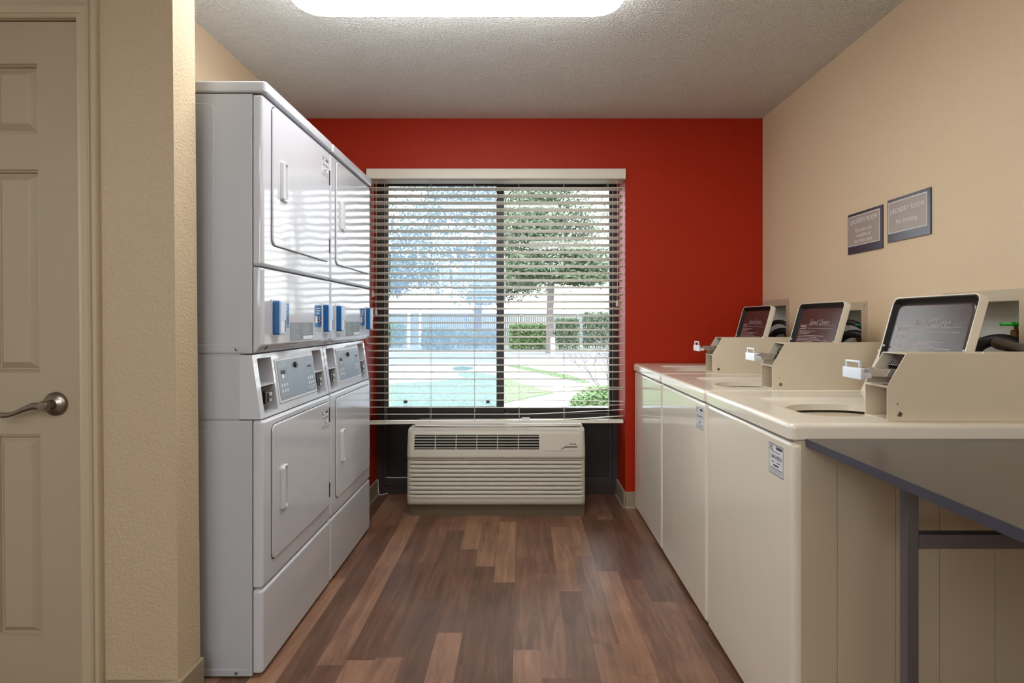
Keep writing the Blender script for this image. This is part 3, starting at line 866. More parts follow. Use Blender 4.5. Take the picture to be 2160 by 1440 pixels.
sticker(Y0+0.100, Y0+0.203, True)
s5 = sticker(Y0+0.452, Y0+0.528, False)
num = text('sticker_number', '5', 0.034, M_WINK, s5, (FX+0.0009, Y0+0.452+0.076*0.72, 1.176), (0, 1, 0), (0, 0, 1), bold=0.0008)
rl = part('rating_label', M_SILV, stack, lambda b: slab(b, Y0+0.213, Y0+0.433, 1.098, 1.166, FX-0.001, FX+0.0006, 0.001, 0, YZ))
def rlines(b):
    r = random.Random(3)
    for c in range(2):
        for i in range(14):
            z = 1.160-i*0.0043
            if c == 1 and i > 9: continue
            y = Y0+0.219+c*0.108
            box(b, FX+0.0005, FX+0.0009, y, y+r.uniform(0.05, 0.098), z-0.0009, z+0.0009)
part('label_print', M_GINK2, rl, rlines)
part('white_patch', M_PAPER, rl, lambda b: slab(b, Y0+0.334, Y0+0.430, 1.101, 1.114, FX, FX+0.0010, 0.001, 0, YZ))
def service_tag(parent, fm, code, w=0.078, h=0.075):
    """white asset label; fm(u,v,n) maps label coordinates (0..w, 0..h) and height above the surface"""
    f = lambda u, v, n: Vector(fm(u, v, n))
    p = part('asset_label', M_PAPER, parent, lambda b: prism(b, rrect(0, w, 0, h, 0.003, 2), -0.001, 0.0006, f))
    def ink(b):
        def bar(u0, u1, v0, v1): prism(b, [(u0*w, v0*h), (u1*w, v0*h), (u1*w, v1*h), (u0*w, v1*h)], 0.0006, 0.0009, f)
        bar(0, 1, 0.975, 1.0); bar(0, 1, 0, 0.015); bar(0, 0.015, 0, 1); bar(0.985, 1, 0, 1)
        bar(0.15, 0.80, 0.735, 0.755); bar(0.1, 0.92, 0.19, 0.21)
        bar(0.04, 0.30, 0.79, 0.815)
        for i in range(14): bar(0.52+i*0.030, 0.52+i*0.030+0.018, 0.84, 0.94)
        bar(0.32, 0.68, 0.28, 0.33); bar(0.2, 0.38, 0.40, 0.425); bar(0.55, 0.8, 0.40, 0.425)
        for i in range(3): bar(0.06, 0.93-0.03*i, 0.145-i*0.045, 0.155-i*0.045)
    part('label_print', M_INK, p, ink)
    o = Vector(fm(0, 0, 0)); U = Vector(fm(1, 0, 0))-o; Vv = Vector(fm(0, 1, 0))-o
    n = Vector(fm(0, 0, 1))-o
    for s, sz, u, v, bo in ((code, 0.0172, 0.5, 0.57, 0.0003), ('CSC', 0.010, 0.17, 0.885, 0.0005)):
        text('code_lettering', s, sz, M_INK, p, Vector(fm(u*w, v*h, 0.0008)), U, Vv, depth=0.0, bold=bo)
    return p
ud = [c for c in stack.children if c.name.startswith('upper_door')][0]
ld = [c for c in stack.children if c.name.startswith('lower_door')][0]
# asset labels sit only on the nearer stack: added after copying
stack2 = copy_tree(stack)
stack2.location = (STX[0], STX[1]+0.643, 0)
stack2['label'] = 'white coin stacked dryer unit standing next to the window wall'
def rename_num(o):
    for c in list(o.children):
        if c.name.startswith('sticker_number'):
            par = c.parent; bpy.data.objects.remove(c)
            n2 = text('sticker_number', '7', 0.034, M_WINK, par, (FX+0.0009, Y0+0.452+0.076*0.72, 1.176), (0, 1, 0), (0, 0, 1), bold=0.0008)
        else: rename_num(c)
rename_num(stack2)
service_tag(ud, lambda u, v, n: (FX+0.0065+n, Y1-0.118+u, 1.795+v), '183-HRN')
service_tag(ld, lambda u, v, n: (FX+0.0065+n, Y1-0.120+u, 0.712+v), '182-HRN')

# ------------------------------------------------------------------ washers
WY0, WW, WP = 1.432, 0.660, 0.672
WX0, WX1 = 0.706, 1.425
WO = ((WX0+WX1)/2, WY0+WW/2, 0)
washer = tag(empty('washing_machine', WO), 'bisque top loading washer nearest the grey table, open lid, big asset label', 'washing machine', 'top loading washers along the right wall')
A, B = WY0, WY0+WW
def wbody(b):
    box(b, WX0+0.012, WX1, A+0.001, B-0.001, 0.012, 0.860, 0.002)
    # pressed ribs on the near and far sides
part('cabinet', M_BISQ2, washer, wbody)
def ribs(b):
    xs_ = [WX0+0.022, 0.8215, 0.9735, 1.0875, 1.2325, WX1-0.002]
    for a_, c_ in zip(xs_, xs_[1:]):
        slab(b, a_+0.0008, c_-0.0008, 0.014, 0.857, -0.002, 0.0022, 0.001, 0.001, lambda u, v, w: Vector((u, A-w, v)), both=False)
part('side_panel', M_BISQ2, washer, ribs)
part('front_panel', M_BISQ, washer, lambda b: slab(b, A-0.002, B+0.002, 0.012, 0.858, WX0+0.022, WX0, 0.016, 0.016, YZ, n=5, both=False))
def deck(b):
    x0, x1, y0, y1 = WX0-0.006, WX1, A-0.004, B+0.003
    hx0, hx1, hy0, hy1 = 0.81, 1.222, A+0.115, B-0.175
    def rg(xa, xb, ya, yb, r, z): return ring(b, rrect(xa, xb, ya, yb, r, 8), z, XY)
    rs = [rg(x0+0.004, x1, y0+0.004, y1-0.004, 0.014, 0.8615), rg(x0, x1, y0, y1, 0.016, 0.865), rg(x0, x1, y0, y1, 0.016, 0.892)]
    for i in range(1, 5):
        a = math.pi/2*i/4; k = 0.014*(1-math.cos(a)); rs.append(rg(x0+k, x1-k, y0+k, y1-k, 0.016-k*0.6, 0.892+0.014*math.sin(a)))
    rs += [rg(hx0-0.004, hx1+0.004, hy0-0.004, hy1+0.004, 0.045, 0.906), rg(hx0, hx1, hy0, hy1, 0.045, 0.9045), rg(hx0+0.008, hx1-0.008, hy0+0.008, hy1-0.008, 0.04, 0.8985),
           rg(hx0+0.03, hx1-0.02, hy0+0.03, hy1-0.022, 0.10, 0.8965), rg(hx0+0.042, hx1-0.03, hy0+0.05, hy1-0.034, 0.16, 0.888), rg(hx0+0.046, hx1-0.034, hy0+0.054, hy1-0.038, 0.16, 0.868)]
    loft(b, rs, False, False)
part('top_deck', M_BISQ, washer, deck)
def tub(b):
    c = (1.02, A+0.30)
    R = [[b.verts.new((c[0]+r*math.cos(2*math.pi*i/28), c[1]+r*math.sin(2*math.pi*i/28)*0.98, z)) for i in range(28)] for r, z in ((0.215, 0.861), (0.215, 0.60), (0.19, 0.57), (0.02, 0.565))]
    loft(b, R, False, True)
part('tub', M_TUB, washer, tub)
# open lid
ang = math.radians(15.6)
LH = Vector((1.246, 0, 0.917)); LU = Vector((math.sin(ang), 0, math.cos(ang))); LN = Vector((math.cos(ang), 0, -math.sin(ang)))
LYA, LYB, LLEN = A+0.168, A+0.546, 0.352
lidf = lambda u, v, w: Vector((0, u, 0))+LH+LU*v+LN*w      # u = world Y, v up the lid, w behind it
def lidshell(b):
    def rg(i, w, r=0.026): return ring(b, rrect(LYA+i, LYB-i, i, LLEN-i, max(r-i, 0.004), 6), w, lidf)
    loft(b, [rg(0.006, 0.020), rg(0.006, 0.003), rg(0.004, 0.0), rg(0.001, 0.0), rg(0, 0.002), rg(0, 0.023), rg(0.003, 0.028), rg(0.010, 0.030)], False, True)
lid = part('lid', M_BISQ, washer, lidshell)
def seal(b):
    def rg(i, w, r=0.026): return ring(b, rrect(LYA+i, LYB-i, i, LLEN-i, max(r-i, 0.006), 6), w, lidf)
    loft(b, [rg(0.0055, 0.001), rg(0.009, 0.001), rg(0.012, 0.006), rg(0.020, 0.015), rg(0.026, 0.0165)], False, False)
part('lid_seal', M_SEAL, lid, seal)
def liner(b):
    # moulded tray with wavy edge
    pts = rrect(LYA+0.024, LYB-0.016, 0.012, LLEN-0.022, 0.03, 6)
    r0 = ring(b, pts, 0.0175, lidf)
    pts2 = rrect(LYA+0.030, LYB-0.022, 0.018, LLEN-0.030, 0.028, 6)
    r1 = ring(b, pts2, 0.0125, lidf)
    loft(b, [r0, r1], True, True)
ln_ = part('lid_liner', M_LINER, lid, liner)
# text faces the aisle: reading direction runs from far (left in view) to near
UD = (0, -1, 0)
M_LINK = mat('pale_liner_ink', (170, 160, 160), 0.5)
def lidpt(y, v, w=0.0119): return lidf(y, v, w)
def ltext(s, sz, yc, v, bold=0.0, sx=1.0, outline=0.0, shear=0.0):
    return text('lettering', s, sz, M_LINK, ln_, lidpt(yc, v), UD, LU, depth=0.0, bold=bold, sx=sx, outline=outline, shear=shear)
ltext('Speed Queen', 0.034, (LYA+LYB)/2-0.008, 0.262, bold=0.0, sx=0.86, shear=0.25)
ltext('WARNING', 0.0125, LYB-0.072, 0.2405, bold=0.0006, sx=0.9)
def lines(b):
    yl = LYB-0.042
    def bar(y0, y1, v0, v1): prism(b, [(y0, v0), (y1, v0), (y1, v1), (y0, v1)], 0.0124, 0.0121, lidf)
    bar(yl, yl-0.28, 0.2480, 0.2492); bar(yl-0.06, yl-0.28, 0.2325, 0.2337); bar(yl-0.002, yl-0.055, 0.2285, 0.2315)
    for i, (v, w) in enumerate(((0.2205, 0.15), (0.2135, 0.11), (0.2075, 0.09), (0.1985, 0.23), (0.1915, 0.17), (0.1835, 0.20), (0.1775, 0.26), (0.1705, 0.15), (0.1640, 0.22), (0.157, 0.16))):
        for k in range(int(w/0.013)):
            bar(yl-0.013*k, yl-0.013*k-0.0112, v-0.0013, v+0.0013)
part('warning_print', M_LINK, ln_, lines)
for y in (LYA+0.010, LYB-0.012):
    part('lid_bumper', M_WPLAST, lid, lambda b, y=y: lathe(b, lidf(y, 0.175, 0.004), -LN, [(0.004, 0), (0.004, 0.003), (0.002, 0.005)], 10))
# rear console
part('console', M_BISQ, washer, lambda b: prism(b, [(1.284, 0.9065), (1.350, 1.046), (1.352, 1.052), (1.350, 1.056), (1.352, 1.064), (1.360, 1.068), (1.415, 1.068), (1.422, 1.060), (1.422, 0.9065)], A+0.129, B-0.008, lambda u, v, w: Vector((u, w, v))))
cs = washer.children[-1]
CU = Vector((0.066, 0, 0.1395)).normalized(); CN = Vector((-0.1395, 0, 0.066)).normalized()
cf = lambda u, v, w: Vector((1.284, u, 0.9065))+CU*v+CN*w
fp = part('control_strip', M_BLACK, cs, lambda b: slab(b, A+0.14, B-0.026, 0.018, 0.138, -0.001, 0.0015, 0.003, 0, cf))
def cs_out(b):
    for a0, a1, b0, b1 in ((A+0.146, B-0.032, 0.131, 0.1325), (A+0.146, B-0.032, 0.0235, 0.025)):
        slab(b, a0, a1, b0, b1, 0.001, 0.002, 0.0003, 0, cf)
    slab(b, B-0.0335, B-0.032, 0.0235, 0.1325, 0.001, 0.002, 0.0003, 0, cf)
part('strip_print', M_WINK, fp, cs_out)
for y, v in ((B-0.085, 0.098), (B-0.07, 0.048), (B-0.32, 0.075), (A+0.2, 0.075)):
    part('dial', M_WPLAST, fp, lambda b, y=y, v=v: (lathe(b, cf(y, v, 0.001), CN, [(0.017, 0), (0.016, 0.006), (0.008, 0.008), (0.007, 0.018), (0.001, 0.0185)], 6)))
# coin box on the near end of the deck
CA, CB = A+0.030, A+0.127
def coinbox(b):
    t = 0.003
    prof = [(0.973, 0.9065), (0.973, 0.999), (1.024, 1.086), (1.423, 1.086), (1.423, 0.9065)]
    for ya, yb in ((CA, CA+t), (CB-t, CB)): prism(b, prof, ya, yb, XZ)
    box(b, 1.024, 1.423, CA+t*0.5, CB-t*0.5, 1.083, 1.086)
    box(b, 0.973, 1.423, CA+t*0.5, CB-t*0.5, 0.9065, 0.9095)
    box(b, 0.974, 1.06, CA+t*0.5, CB-t*0.5, 0.996, 0.999)
    box(b, 1.100, 1.103, CA+t*0.5, CB-t*0.5, 0.9095, 1.083)
    # folded lips round the mouth
    box(b, 0.972, 0.976, CA, CB, 0.994, 1.001, 0.0008); box(b, 0.972, 0.976, CA, CB, 0.9065, 0.9105, 0.0008)
cbx = part('coin_box', M_COIN, washer, coinbox)
part('box_lock', M_STEEL, cbx, lambda b: lathe(b, (1.005, CA, 0.925), (0, -1, 0), [(0.007, 0), (0.007, 0.001), (0.0055, 0.002), (0.0055, 0.0008), (0.001, 0.0008)], 18))
part('rivet', M_STEEL, cbx, lambda b: lathe(b, (1.000, CA, 0.952), (0, -1, 0), [(0.0022, 0), (0.002, 0.0008)], 8))
part('rivet', M_CHROME, cbx, lambda b: lathe(b, (1.235, CA+0.006, 1.086), (0, 0, 1), [(0.006, 0), (0.005, 0.003), (0.001, 0.004)], 12))
sm = part('slide_mount', M_CHROME, cbx, lambda b: (prism(b, [(1.030, 1.048), (1.050, 1.078), (1.096, 1.078), (1.096, 1.040), (1.040, 1.034)], CA+0.010, CA+0.012, XZ), prism(b, [(1.030, 1.048), (1.050, 1.078), (1.096, 1.078), (1.096, 1.040), (1.040, 1.034)], CB-0.014, CB-0.012, XZ), prism(b, [(1.030, 1.050), (1.050, 1.080), (1.053, 1.080), (1.033, 1.050)], CA+0.010, CB-0.012, XZ)))
def slots(b):
    for k in range(7):
        y = CA+0.019+k*0.0095
        prism(b, [(1.0315, 1.052), (1.0385, 1.0625), (1.0375, 1.0632), (1.0305, 1.0527)], y, y+0.003, XZ)
part('coin_slots', M_BLACK, sm, slots)
part('slide_arm', M_CHROME, sm, lambda b: box(b, 0.932, 1.062, CA+0.014, CB-0.022, 1.022, 1.044, 0.0015))
def shandle(b):
    # cast push plate: base bar and upright loop
    box(b, 0.912, 0.934, CA+0.004, CB-0.012, 1.019, 1.033, 0.002)
    box(b, 0.904, 0.914, CA+0.002, CB-0.010, 1.016, 1.046, 0.002)
    for y in (CA+0.012, CB-0.026): box(b, 0.906, 0.912, y, y+0.006, 1.044, 1.064, 0.0015)
    box(b, 0.906, 0.912, CA+0.012, CB-0.020, 1.060, 1.066, 0.0015)
part('push_handle', mat('bright_cast_metal', (235, 238, 245), 0.35, metal=0.6), sm, shandle)
washer2 = copy_tree(washer); washer2.location = (WO[0], WO[1]+WP, 0)
washer2['label'] = 'bisque top loading washer in the middle of the row, open dark brown lid'
washer3 = copy_tree(washer); washer3.location = (WO[0], WO[1]+2*WP, 0)
washer3['label'] = 'bisque top loading washer standing against the red wall, open lid'
def child(o, nm): return [c for c in o.children if c.name.split('.')[0] == nm][0]
service_tag(child(washer, 'front_panel'), lambda u, v, n: (WX0-n, A+0.135-u, 0.745+v), '184-HRN', 0.085, 0.085)
service_tag(child(washer2, 'front_panel'), lambda u, v, n: (WX0-n, A+0.115-u, 0.745+v), '183-HRN', 0.082, 0.085)

# ------------------------------------------------------------------ outlet boxes with taps and hoses
for i, (ya, yb, za, zb) in enumerate(OUT):
    t = tag(empty('outlet_box', (XR, (ya+yb)/2, za)),
            ['recessed washer outlet box behind the nearest washer lid, holding a green tap', 'recessed washer outlet box behind the middle washer lid', 'recessed washer outlet box nearest the red wall'][i], 'outlet box', 'washer outlet boxes in the right wall')
    def plate(b, ya=ya, yb=yb, za=za, zb=zb):
        m_ = 0.034
        grid_solid(b, [ya-m_, ya+0.002, yb-0.002, yb+m_], [za-m_, za+0.002, zb-0.002, zb+m_], lambda u, v: not (ya < u < yb and za < v < zb), XR-0.0005, XR-0.006, YZ)
    part('face_plate', M_TRIM, t, plate)
    def inner(b, ya=ya, yb=yb, za=za, zb=zb):
        x0, x1 = XR-0.004, XR+0.095; e = 0.003
        box(b, x1, x1+e, ya, yb, za, zb); box(b, x0, x1, ya, ya+e, za, zb); box(b, x0, x1, yb-e, yb, za, zb)
        box(b, x0, x1, ya, yb, za, za+e); box(b, x0, x1, ya, yb, zb-e, zb)
    part('recess', M_BOXIN, t, inner)
    part('screw', M_STEEL, t, lambda b, ya=ya, zb=zb: lathe(b, (XR-0.006, ya-0.020, zb+0.018), (-1, 0, 0), [(0.004, 0), (0.003, 0.002)], 10))
    vy = ya+0.085; vz = 1.14 if i == 0 else 1.13
    tp = part('tap', M_BRASS, t, lambda b, vy=vy, vz=vz: (cyl(b, (XR+0.06, vy, za+0.003), (XR+0.06, vy, vz-0.01), 0.010, n=14), cyl(b, (XR+0.06, vy, vz-0.03), (XR+0.06, vy, vz+0.004), 0.016, 0.013, n=8), cyl(b, (XR+0.06, vy, vz-0.035), (XR+0.02, vy-0.02, vz-0.045), 0.011, n=12), cyl(b, (XR+0.06, vy, vz), (XR+0.06, vy, vz+0.02), 0.006, n=10)))
    def wheel(b, vy=vy, vz=vz):
        R = []; c = Vector((XR+0.05, vy, vz+0.022)); n = 32
        for k in range(n):
            a = 2*math.pi*k/n; rr = 0.026+0.0025*math.cos(8*a)
            d = Vector((math.cos(a), math.sin(a), 0))
            R.append([b.verts.new(c+d*(rr+0.005*math.cos(q))+Vector((0, 0, 0.006*math.sin(q)))) for q in (0, 1.26, 2.51, 3.77, 5.03)])
        R.append(R[0])
        for a_, b_ in zip(R, R[1:]):
            for q in range(5): b.faces.new((a_[q], a_[(q+1) % 5], b_[(q+1) % 5], b_[q]))
        for k in range(4):
            a = math.pi*k/2+0.4
            cyl(b, c, c+Vector((math.cos(a), math.sin(a), 0))*0.026, 0.004, n=8)
        cyl(b, c+Vector((0, 0, -0.004)), c+Vector((0, 0, 0.007)), 0.008, n=12)
    part('tap_wheel', [M_GREEN, mat('teal_tap_handle', (30, 110, 95), 0.4), mat('blue_tap_handle', (50, 90, 150), 0.4)][i], tp, wheel)
HL = ['black rubber hose curling out of the outlet box behind the %s washer']
for i, (ya, yb, za, zb) in enumerate(OUT):
    who = ['nearest', 'middle', 'farthest'][i]
    bm = bmesh.new()
    if i == 0:
        tube(bm, [(XR+0.055, ya+0.10, 1.085), (XR+0.0, ya+0.085, 1.095), (XR-0.03, ya+0.05, 1.108), (XR-0.05, ya-0.02, 1.10), (XR-0.06, ya-0.10, 1.085), (XR-0.05, ya-0.2, 1.04), (XR-0.04, ya-0.22, 0.95)], 0.0125, 12)
    else:
        tube(bm, [(XR+0.05, ya+0.05, 1.10), (XR+0.045, ya+0.07, 1.14), (XR+0.02, ya+0.13, 1.165), (XR-0.01, ya+0.18, 1.15), (XR-0.03, ya+0.21, 1.10), (XR-0.045, ya+0.22, 1.0), (XR-0.045, ya+0.22, 0.9)], 0.013, 12)
    tag(finish('supply_hose', bm, M_BRAID if i == 0 else M_HOSE, None, origin=(XR, ya+0.1, 1.05)), ('grey' if i == 0 else 'black')+' supply hose looping out of the outlet box behind the %s washer' % who, 'hose', 'washer supply hoses')
    bm = bmesh.new()
    tube(bm, [(XR+0.06, ya+0.02, 1.056), (XR+0.05, ya+0.05, 1.092), (XR+0.02, ya+0.09, 1.112), (XR-0.01, ya+0.13, 1.098), (XR-0.03, ya+0.155, 1.05), (XR-0.045, ya+0.165, 0.95), (XR-0.045, ya+0.165, 0.85)], 0.019, 14)
    tag(finish('drain_hose', bm, M_HOSE, None, origin=(XR, ya+0.1, 1.05)), 'thick black drain hose arching low in the outlet box behind the %s washer' % who, 'hose', 'washer drain hoses')

# ------------------------------------------------------------------ signs on the right wall
def sign(y_near, y_far, z0, z1, lines_, label):
    t = tag(empty('wall_sign', (XR, (y_near+y_far)/2, z0)), label, 'sign', 'laundry room signs')
    part('backing', M_SIGNB, t, lambda b: slab(b, y_near, y_far, z0, z1, XR, XR-0.006, 0.001, 0.0008, YZ, both=False))
    fz0 = z0+0.034
    part('border', M_WINK, t, lambda b: slab(b, y_near+0.016, y_far-0.006, fz0, z1-0.012, XR-0.005, XR-0.0064, 0.0005, 0, YZ))
    part('face', M_SIGNF, t, lambda b: slab(b, y_near+0.0195, y_far-0.0095, fz0+0.003, z1-0.0155, XR-0.006, XR-0.0069, 0.0005, 0, YZ))
    for s, sz, dz, sx in lines_:
        text('lettering', s, sz, M_WINK, t, (XR-0.0072, (y_near+y_far)/2+0.005, z1-dz), (0, -1, 0), (0, 0, 1), depth=0.0, bold=0.0, sx=sx)
sign(2.297, 2.540, 1.476, 1.658, [('LAUNDRY ROOM', 0.0285, 0.040, 0.84), ('Quarters are', 0.0235, 0.080, 0.95), ('available at', 0.0235, 0.104, 0.95), ('the front desk.', 0.0235, 0.128, 0.95)], 'dark plaque reading laundry room quarters are available at the front desk')
sign(2.027, 2.265, 1.493, 1.666, [('LAUNDRY ROOM', 0.0285, 0.052, 0.84), ('No Smoking.', 0.0245, 0.096, 0.95)], 'dark plaque reading laundry room no smoking')

# ------------------------------------------------------------------ grey table
tb = tag(empty('table', (1.12, 0.84, 0)), 'dark grey laminate table with square metal legs beside the washers', 'table')
TX0, TX1, TY0, TY1 = 0.736, 1.50, 0.26, 1.424
part('tabletop', M_TABLE, tb, lambda b: box(b, TX0+0.0015, TX1, TY0, TY1, 0.849, 0.868, 0.001))
part('edge_band', M_TEDGE, tb, lambda b: (box(b, TX0, TX0+0.0015, TY0, TY1, 0.848, 0.8675), box(b, TX0, TX1, TY0-0.0015, TY0, 0.848, 0.8675)))
for x in (0.807, 1.43):
    for y in (0.48, 1.150):
        part('leg', M_LEG, tb, lambda b, x=x, y=y: box(b, x, x+0.0245, y, y+0.0245, 0.0, 0.849, 0.002))
part('cross_rail', M_LEG, tb, lambda b: box(b, 0.8315, 1.43, 1.150, 1.1745, 0.696, 0.727, 0.002))
part('cross_rail', M_LEG, tb, lambda b: box(b, 0.8315, 1.43, 0.48, 0.5045, 0.696, 0.727, 0.002))

# ------------------------------------------------------------------ outdoors
GZ = -0.15
def gp(px, py, z=GZ):
    y = (CAMZ-z)*PXF/(py-675); return ((px-1100)*y/PXF, y)
def ground_poly(name, pts, z, m, label=None):
    bm = bmesh.new(); prism(bm, pts, z-0.03, z, XY)
    o = finish(name, bm, m, smooth=False)
    o['kind'] = 'structure'
    return o
M_CONC = mat('pale_concrete', (140, 138, 136), 0.85, var=0.05, vscale=1.5)
M_ASPH = mat('grey_asphalt', (106, 108, 114), 0.85, var=0.08, vscale=1.2)
M_GRASS = mat('mown_grass', (88, 108, 74), 0.9, var=0.28, vscale=9, bump=0.6, bscale=60, bdist=0.02)
ground_poly('ground', [(-60, YW+0.13), (60, YW+0.13), (60, 22), (-60, 22)], GZ, M_CONC)
ground_poly('rear_ground', [(-60, -40), (60, -40), (60, YREAR-0.15), (-60, YREAR-0.15)], GZ, M_CONC)
ground_poly('street', [(-60, 17.2), (60, 17.2), (60, 22.5), (-60, 22.5)], GZ+0.006, M_ASPH)
ground_poly('verge', [(-60, 22.5), (60, 22.5), (60, 90), (-60, 90)], GZ+0.05, mat('grey_green_verge', (112, 116, 108), 0.9, var=0.2))  # grey-green ground colour with random variation
def lawn(name, px, label):
    bm = bmesh.new()
    pts = [gp(a, b) for a, b in px]
    prism(bm, pts, GZ, GZ+0.014, XY)
    r = random.Random(len(px))
    # grass blades at random inside the polygon
    xs_ = [p[0] for p in pts]; ys_ = [p[1] for p in pts]
    def inside(x, y):
        c = False; n = len(pts)
        for i in range(n):
            (x1, y1), (x2, y2) = pts[i], pts[(i+1) % n]
            if (y1 > y) != (y2 > y) and x < (x2-x1)*(y-y1)/(y2-y1)+x1: c = not c
        return c
    cnt = 0
    while cnt < 9000:
        x = r.uniform(max(min(xs_), -7), min(max(xs_), 7)); y = r.uniform(min(ys_), max(ys_))
        cnt += 1
        if not inside(x, y): continue
        a = r.uniform(0, 6.28); h = r.uniform(0.006, 0.028); w = 0.006
        dx, dy = math.cos(a)*w, math.sin(a)*w
        v = [bm.verts.new((x-dx, y-dy, GZ+0.0135)), bm.verts.new((x+dx, y+dy, GZ+0.0135)), bm.verts.new((x+dy, y-dx, GZ+0.0135+h))]
        bm.faces.new(v)
    return tag(finish(name, bm, M_GRASS, smooth=False), label, 'grass', kind='stuff')
lawn('grass', [(500, 815), (825, 810), (908, 806), (952, 802), (985, 797), (965, 790), (975, 786), (1010, 787), (1049, 793), (1067, 799), (1107, 811), (1163, 826), (1168, 829), (1100, 842), (1040, 856), (900, 880), (500, 900)], 'short green lawn just outside the window')
lawn('grass', [(1070, 772), (1090, 771), (1137, 780), (1200, 792), (1245, 806), (1230, 808), (1180, 796), (1130, 785)], 'narrow strip of grass between the two pavements')
lawn('grass', [(955, 777), (975, 774), (1000, 777), (985, 781), (960, 781)], 'small patch of grass by the street kerb')

def leaves(bm, blobs, n, size, r, flat=0.6, soft=False):
    for _ in range(n):
        cx, cy, cz, rx, ry, rz = blobs[r.randrange(len(blobs))]
        while True:
            p = Vector((r.uniform(-1, 1), r.uniform(-1, 1), r.uniform(-1, 1)))
            if p.length < 1: break
        if soft: p = Vector((r.gauss(0, 0.55), r.gauss(0, 0.55), r.gauss(0, 0.55)))
        c = Vector((cx+p.x*rx, cy+p.y*ry, cz+p.z*rz))
        a = Vector((r.gauss(0, 1), r.gauss(0, 1), r.gauss(0, 1)*flat)).normalized()
        b = a.orthogonal().normalized()
        s = size*r.uniform(0.6, 1.3)
        v = [bm.verts.new(c-a*s), bm.verts.new(c+b*s*0.45), bm.verts.new(c+a*s), bm.verts.new(c-b*s*0.45)]
        bm.faces.new(v)
M_LEAF = mat('dull_green_leaves', (74, 92, 66), 0.6, var=0.35, vscale=3)
M_LEAF2 = mat('fresh_green_leaves', (84, 110, 62), 0.6, var=0.3, vscale=4)
M_BARK = mat('grey_bark', (92, 86, 84), 0.9, var=0.25, vscale=8, bump=0.6, bscale=30, bdist=0.02)
def branch(bm, p, d, l, r0, depth, r, twig=0.6):
    q = p+d*l
    cyl(bm, p, q, r0, r0*0.65, n=6, caps=False)
    if depth == 0: return
    for _ in range(2 if r.random() < 0.5 else 3):
        nd = (d+Vector((r.gauss(0, 1), r.gauss(0, 1), r.gauss(0, 0.6)))*twig).normalized()
        branch(bm, q, nd, l*r.uniform(0.6, 0.85), r0*0.62, depth-1, r, twig)
def tree(x, y, trunk_r, fork, blobs, n, size, label, seed):
    r = random.Random(seed)
    t = tag(empty('tree', (x, y, GZ)), label, 'tree', 'trees by the fence')
    bm = bmesh.new()
    tube(bm, [(x, y, GZ), (x-0.03, y, GZ+0.3), (x, y, fork*0.5), (x+0.05, y, fork)], lambda f: trunk_r*(1.25-0.35*min(1, f*3)), 12, 4)
    for k in range(6):
        a = k*1.05+r.random()
        branch(bm, Vector((x+0.03, y, fork-0.15)), Vector((math.cos(a)*0.8, math.sin(a)*0.5, 0.9)).normalized(), 1.1, trunk_r*0.5, 3, r, 0.45)
    finish('trunk', bm, M_BARK, t, wn=False)
    bm = bmesh.new(); leaves(bm, blobs, n, size, r, soft=True)
    f = finish('foliage', bm, M_LEAF, t, smooth=False)
    return t
def P(px, py, y): return ((px-1100)*y/PXF, CAMZ-(py-675)*y/PXF)
def blobs_px(lst, y, dy=1.2):
    out = []
    for px, py, rx, rz in lst:
        x, z = P(px, py, y); out.append((x, y, z, rx*y/PXF, dy, rz*y/PXF))
    return out
# big hazy tree on the left
YT = 27.0
bl = blobs_px([(1000, 410, 110, 45), (930, 440, 90, 45), (1050, 460, 90, 50), (870, 500, 80, 38), (960, 520, 110, 45), (1070, 540, 80, 45), (850, 560, 70, 30), (930, 585, 90, 24), (1040, 590, 70, 30), (1100, 600, 50, 22), (820, 600, 40, 18), (1000, 360, 120, 50), (1025, 625, 45, 14), (1110, 440, 60, 50)], YT, 1.6)
x, z = P(1008, 660, YT)
tree(x, YT, 0.22, P(0, 615, YT)[1], bl, 19000, 0.11, 'large tree with forked trunk behind the left window pane', 11)
YT2 = 22.4
bl = blobs_px([(1150, 420, 80, 30), (1200, 470, 80, 35), (1120, 480, 60, 35), (1170, 520, 100, 30), (1230, 545, 55, 20), (1110, 560, 60, 22), (1160, 575, 90, 18), (1250, 570, 35, 14), (1225, 590, 50, 10), (1180, 370, 80, 40)], YT2, 1.3)
x, z = P(1160, 660, YT2)
tree(x, YT2, 0.165, P(0, 590, YT2)[1], bl, 17000, 0.10, 'tree with straight slim trunk behind the right window pane', 12)

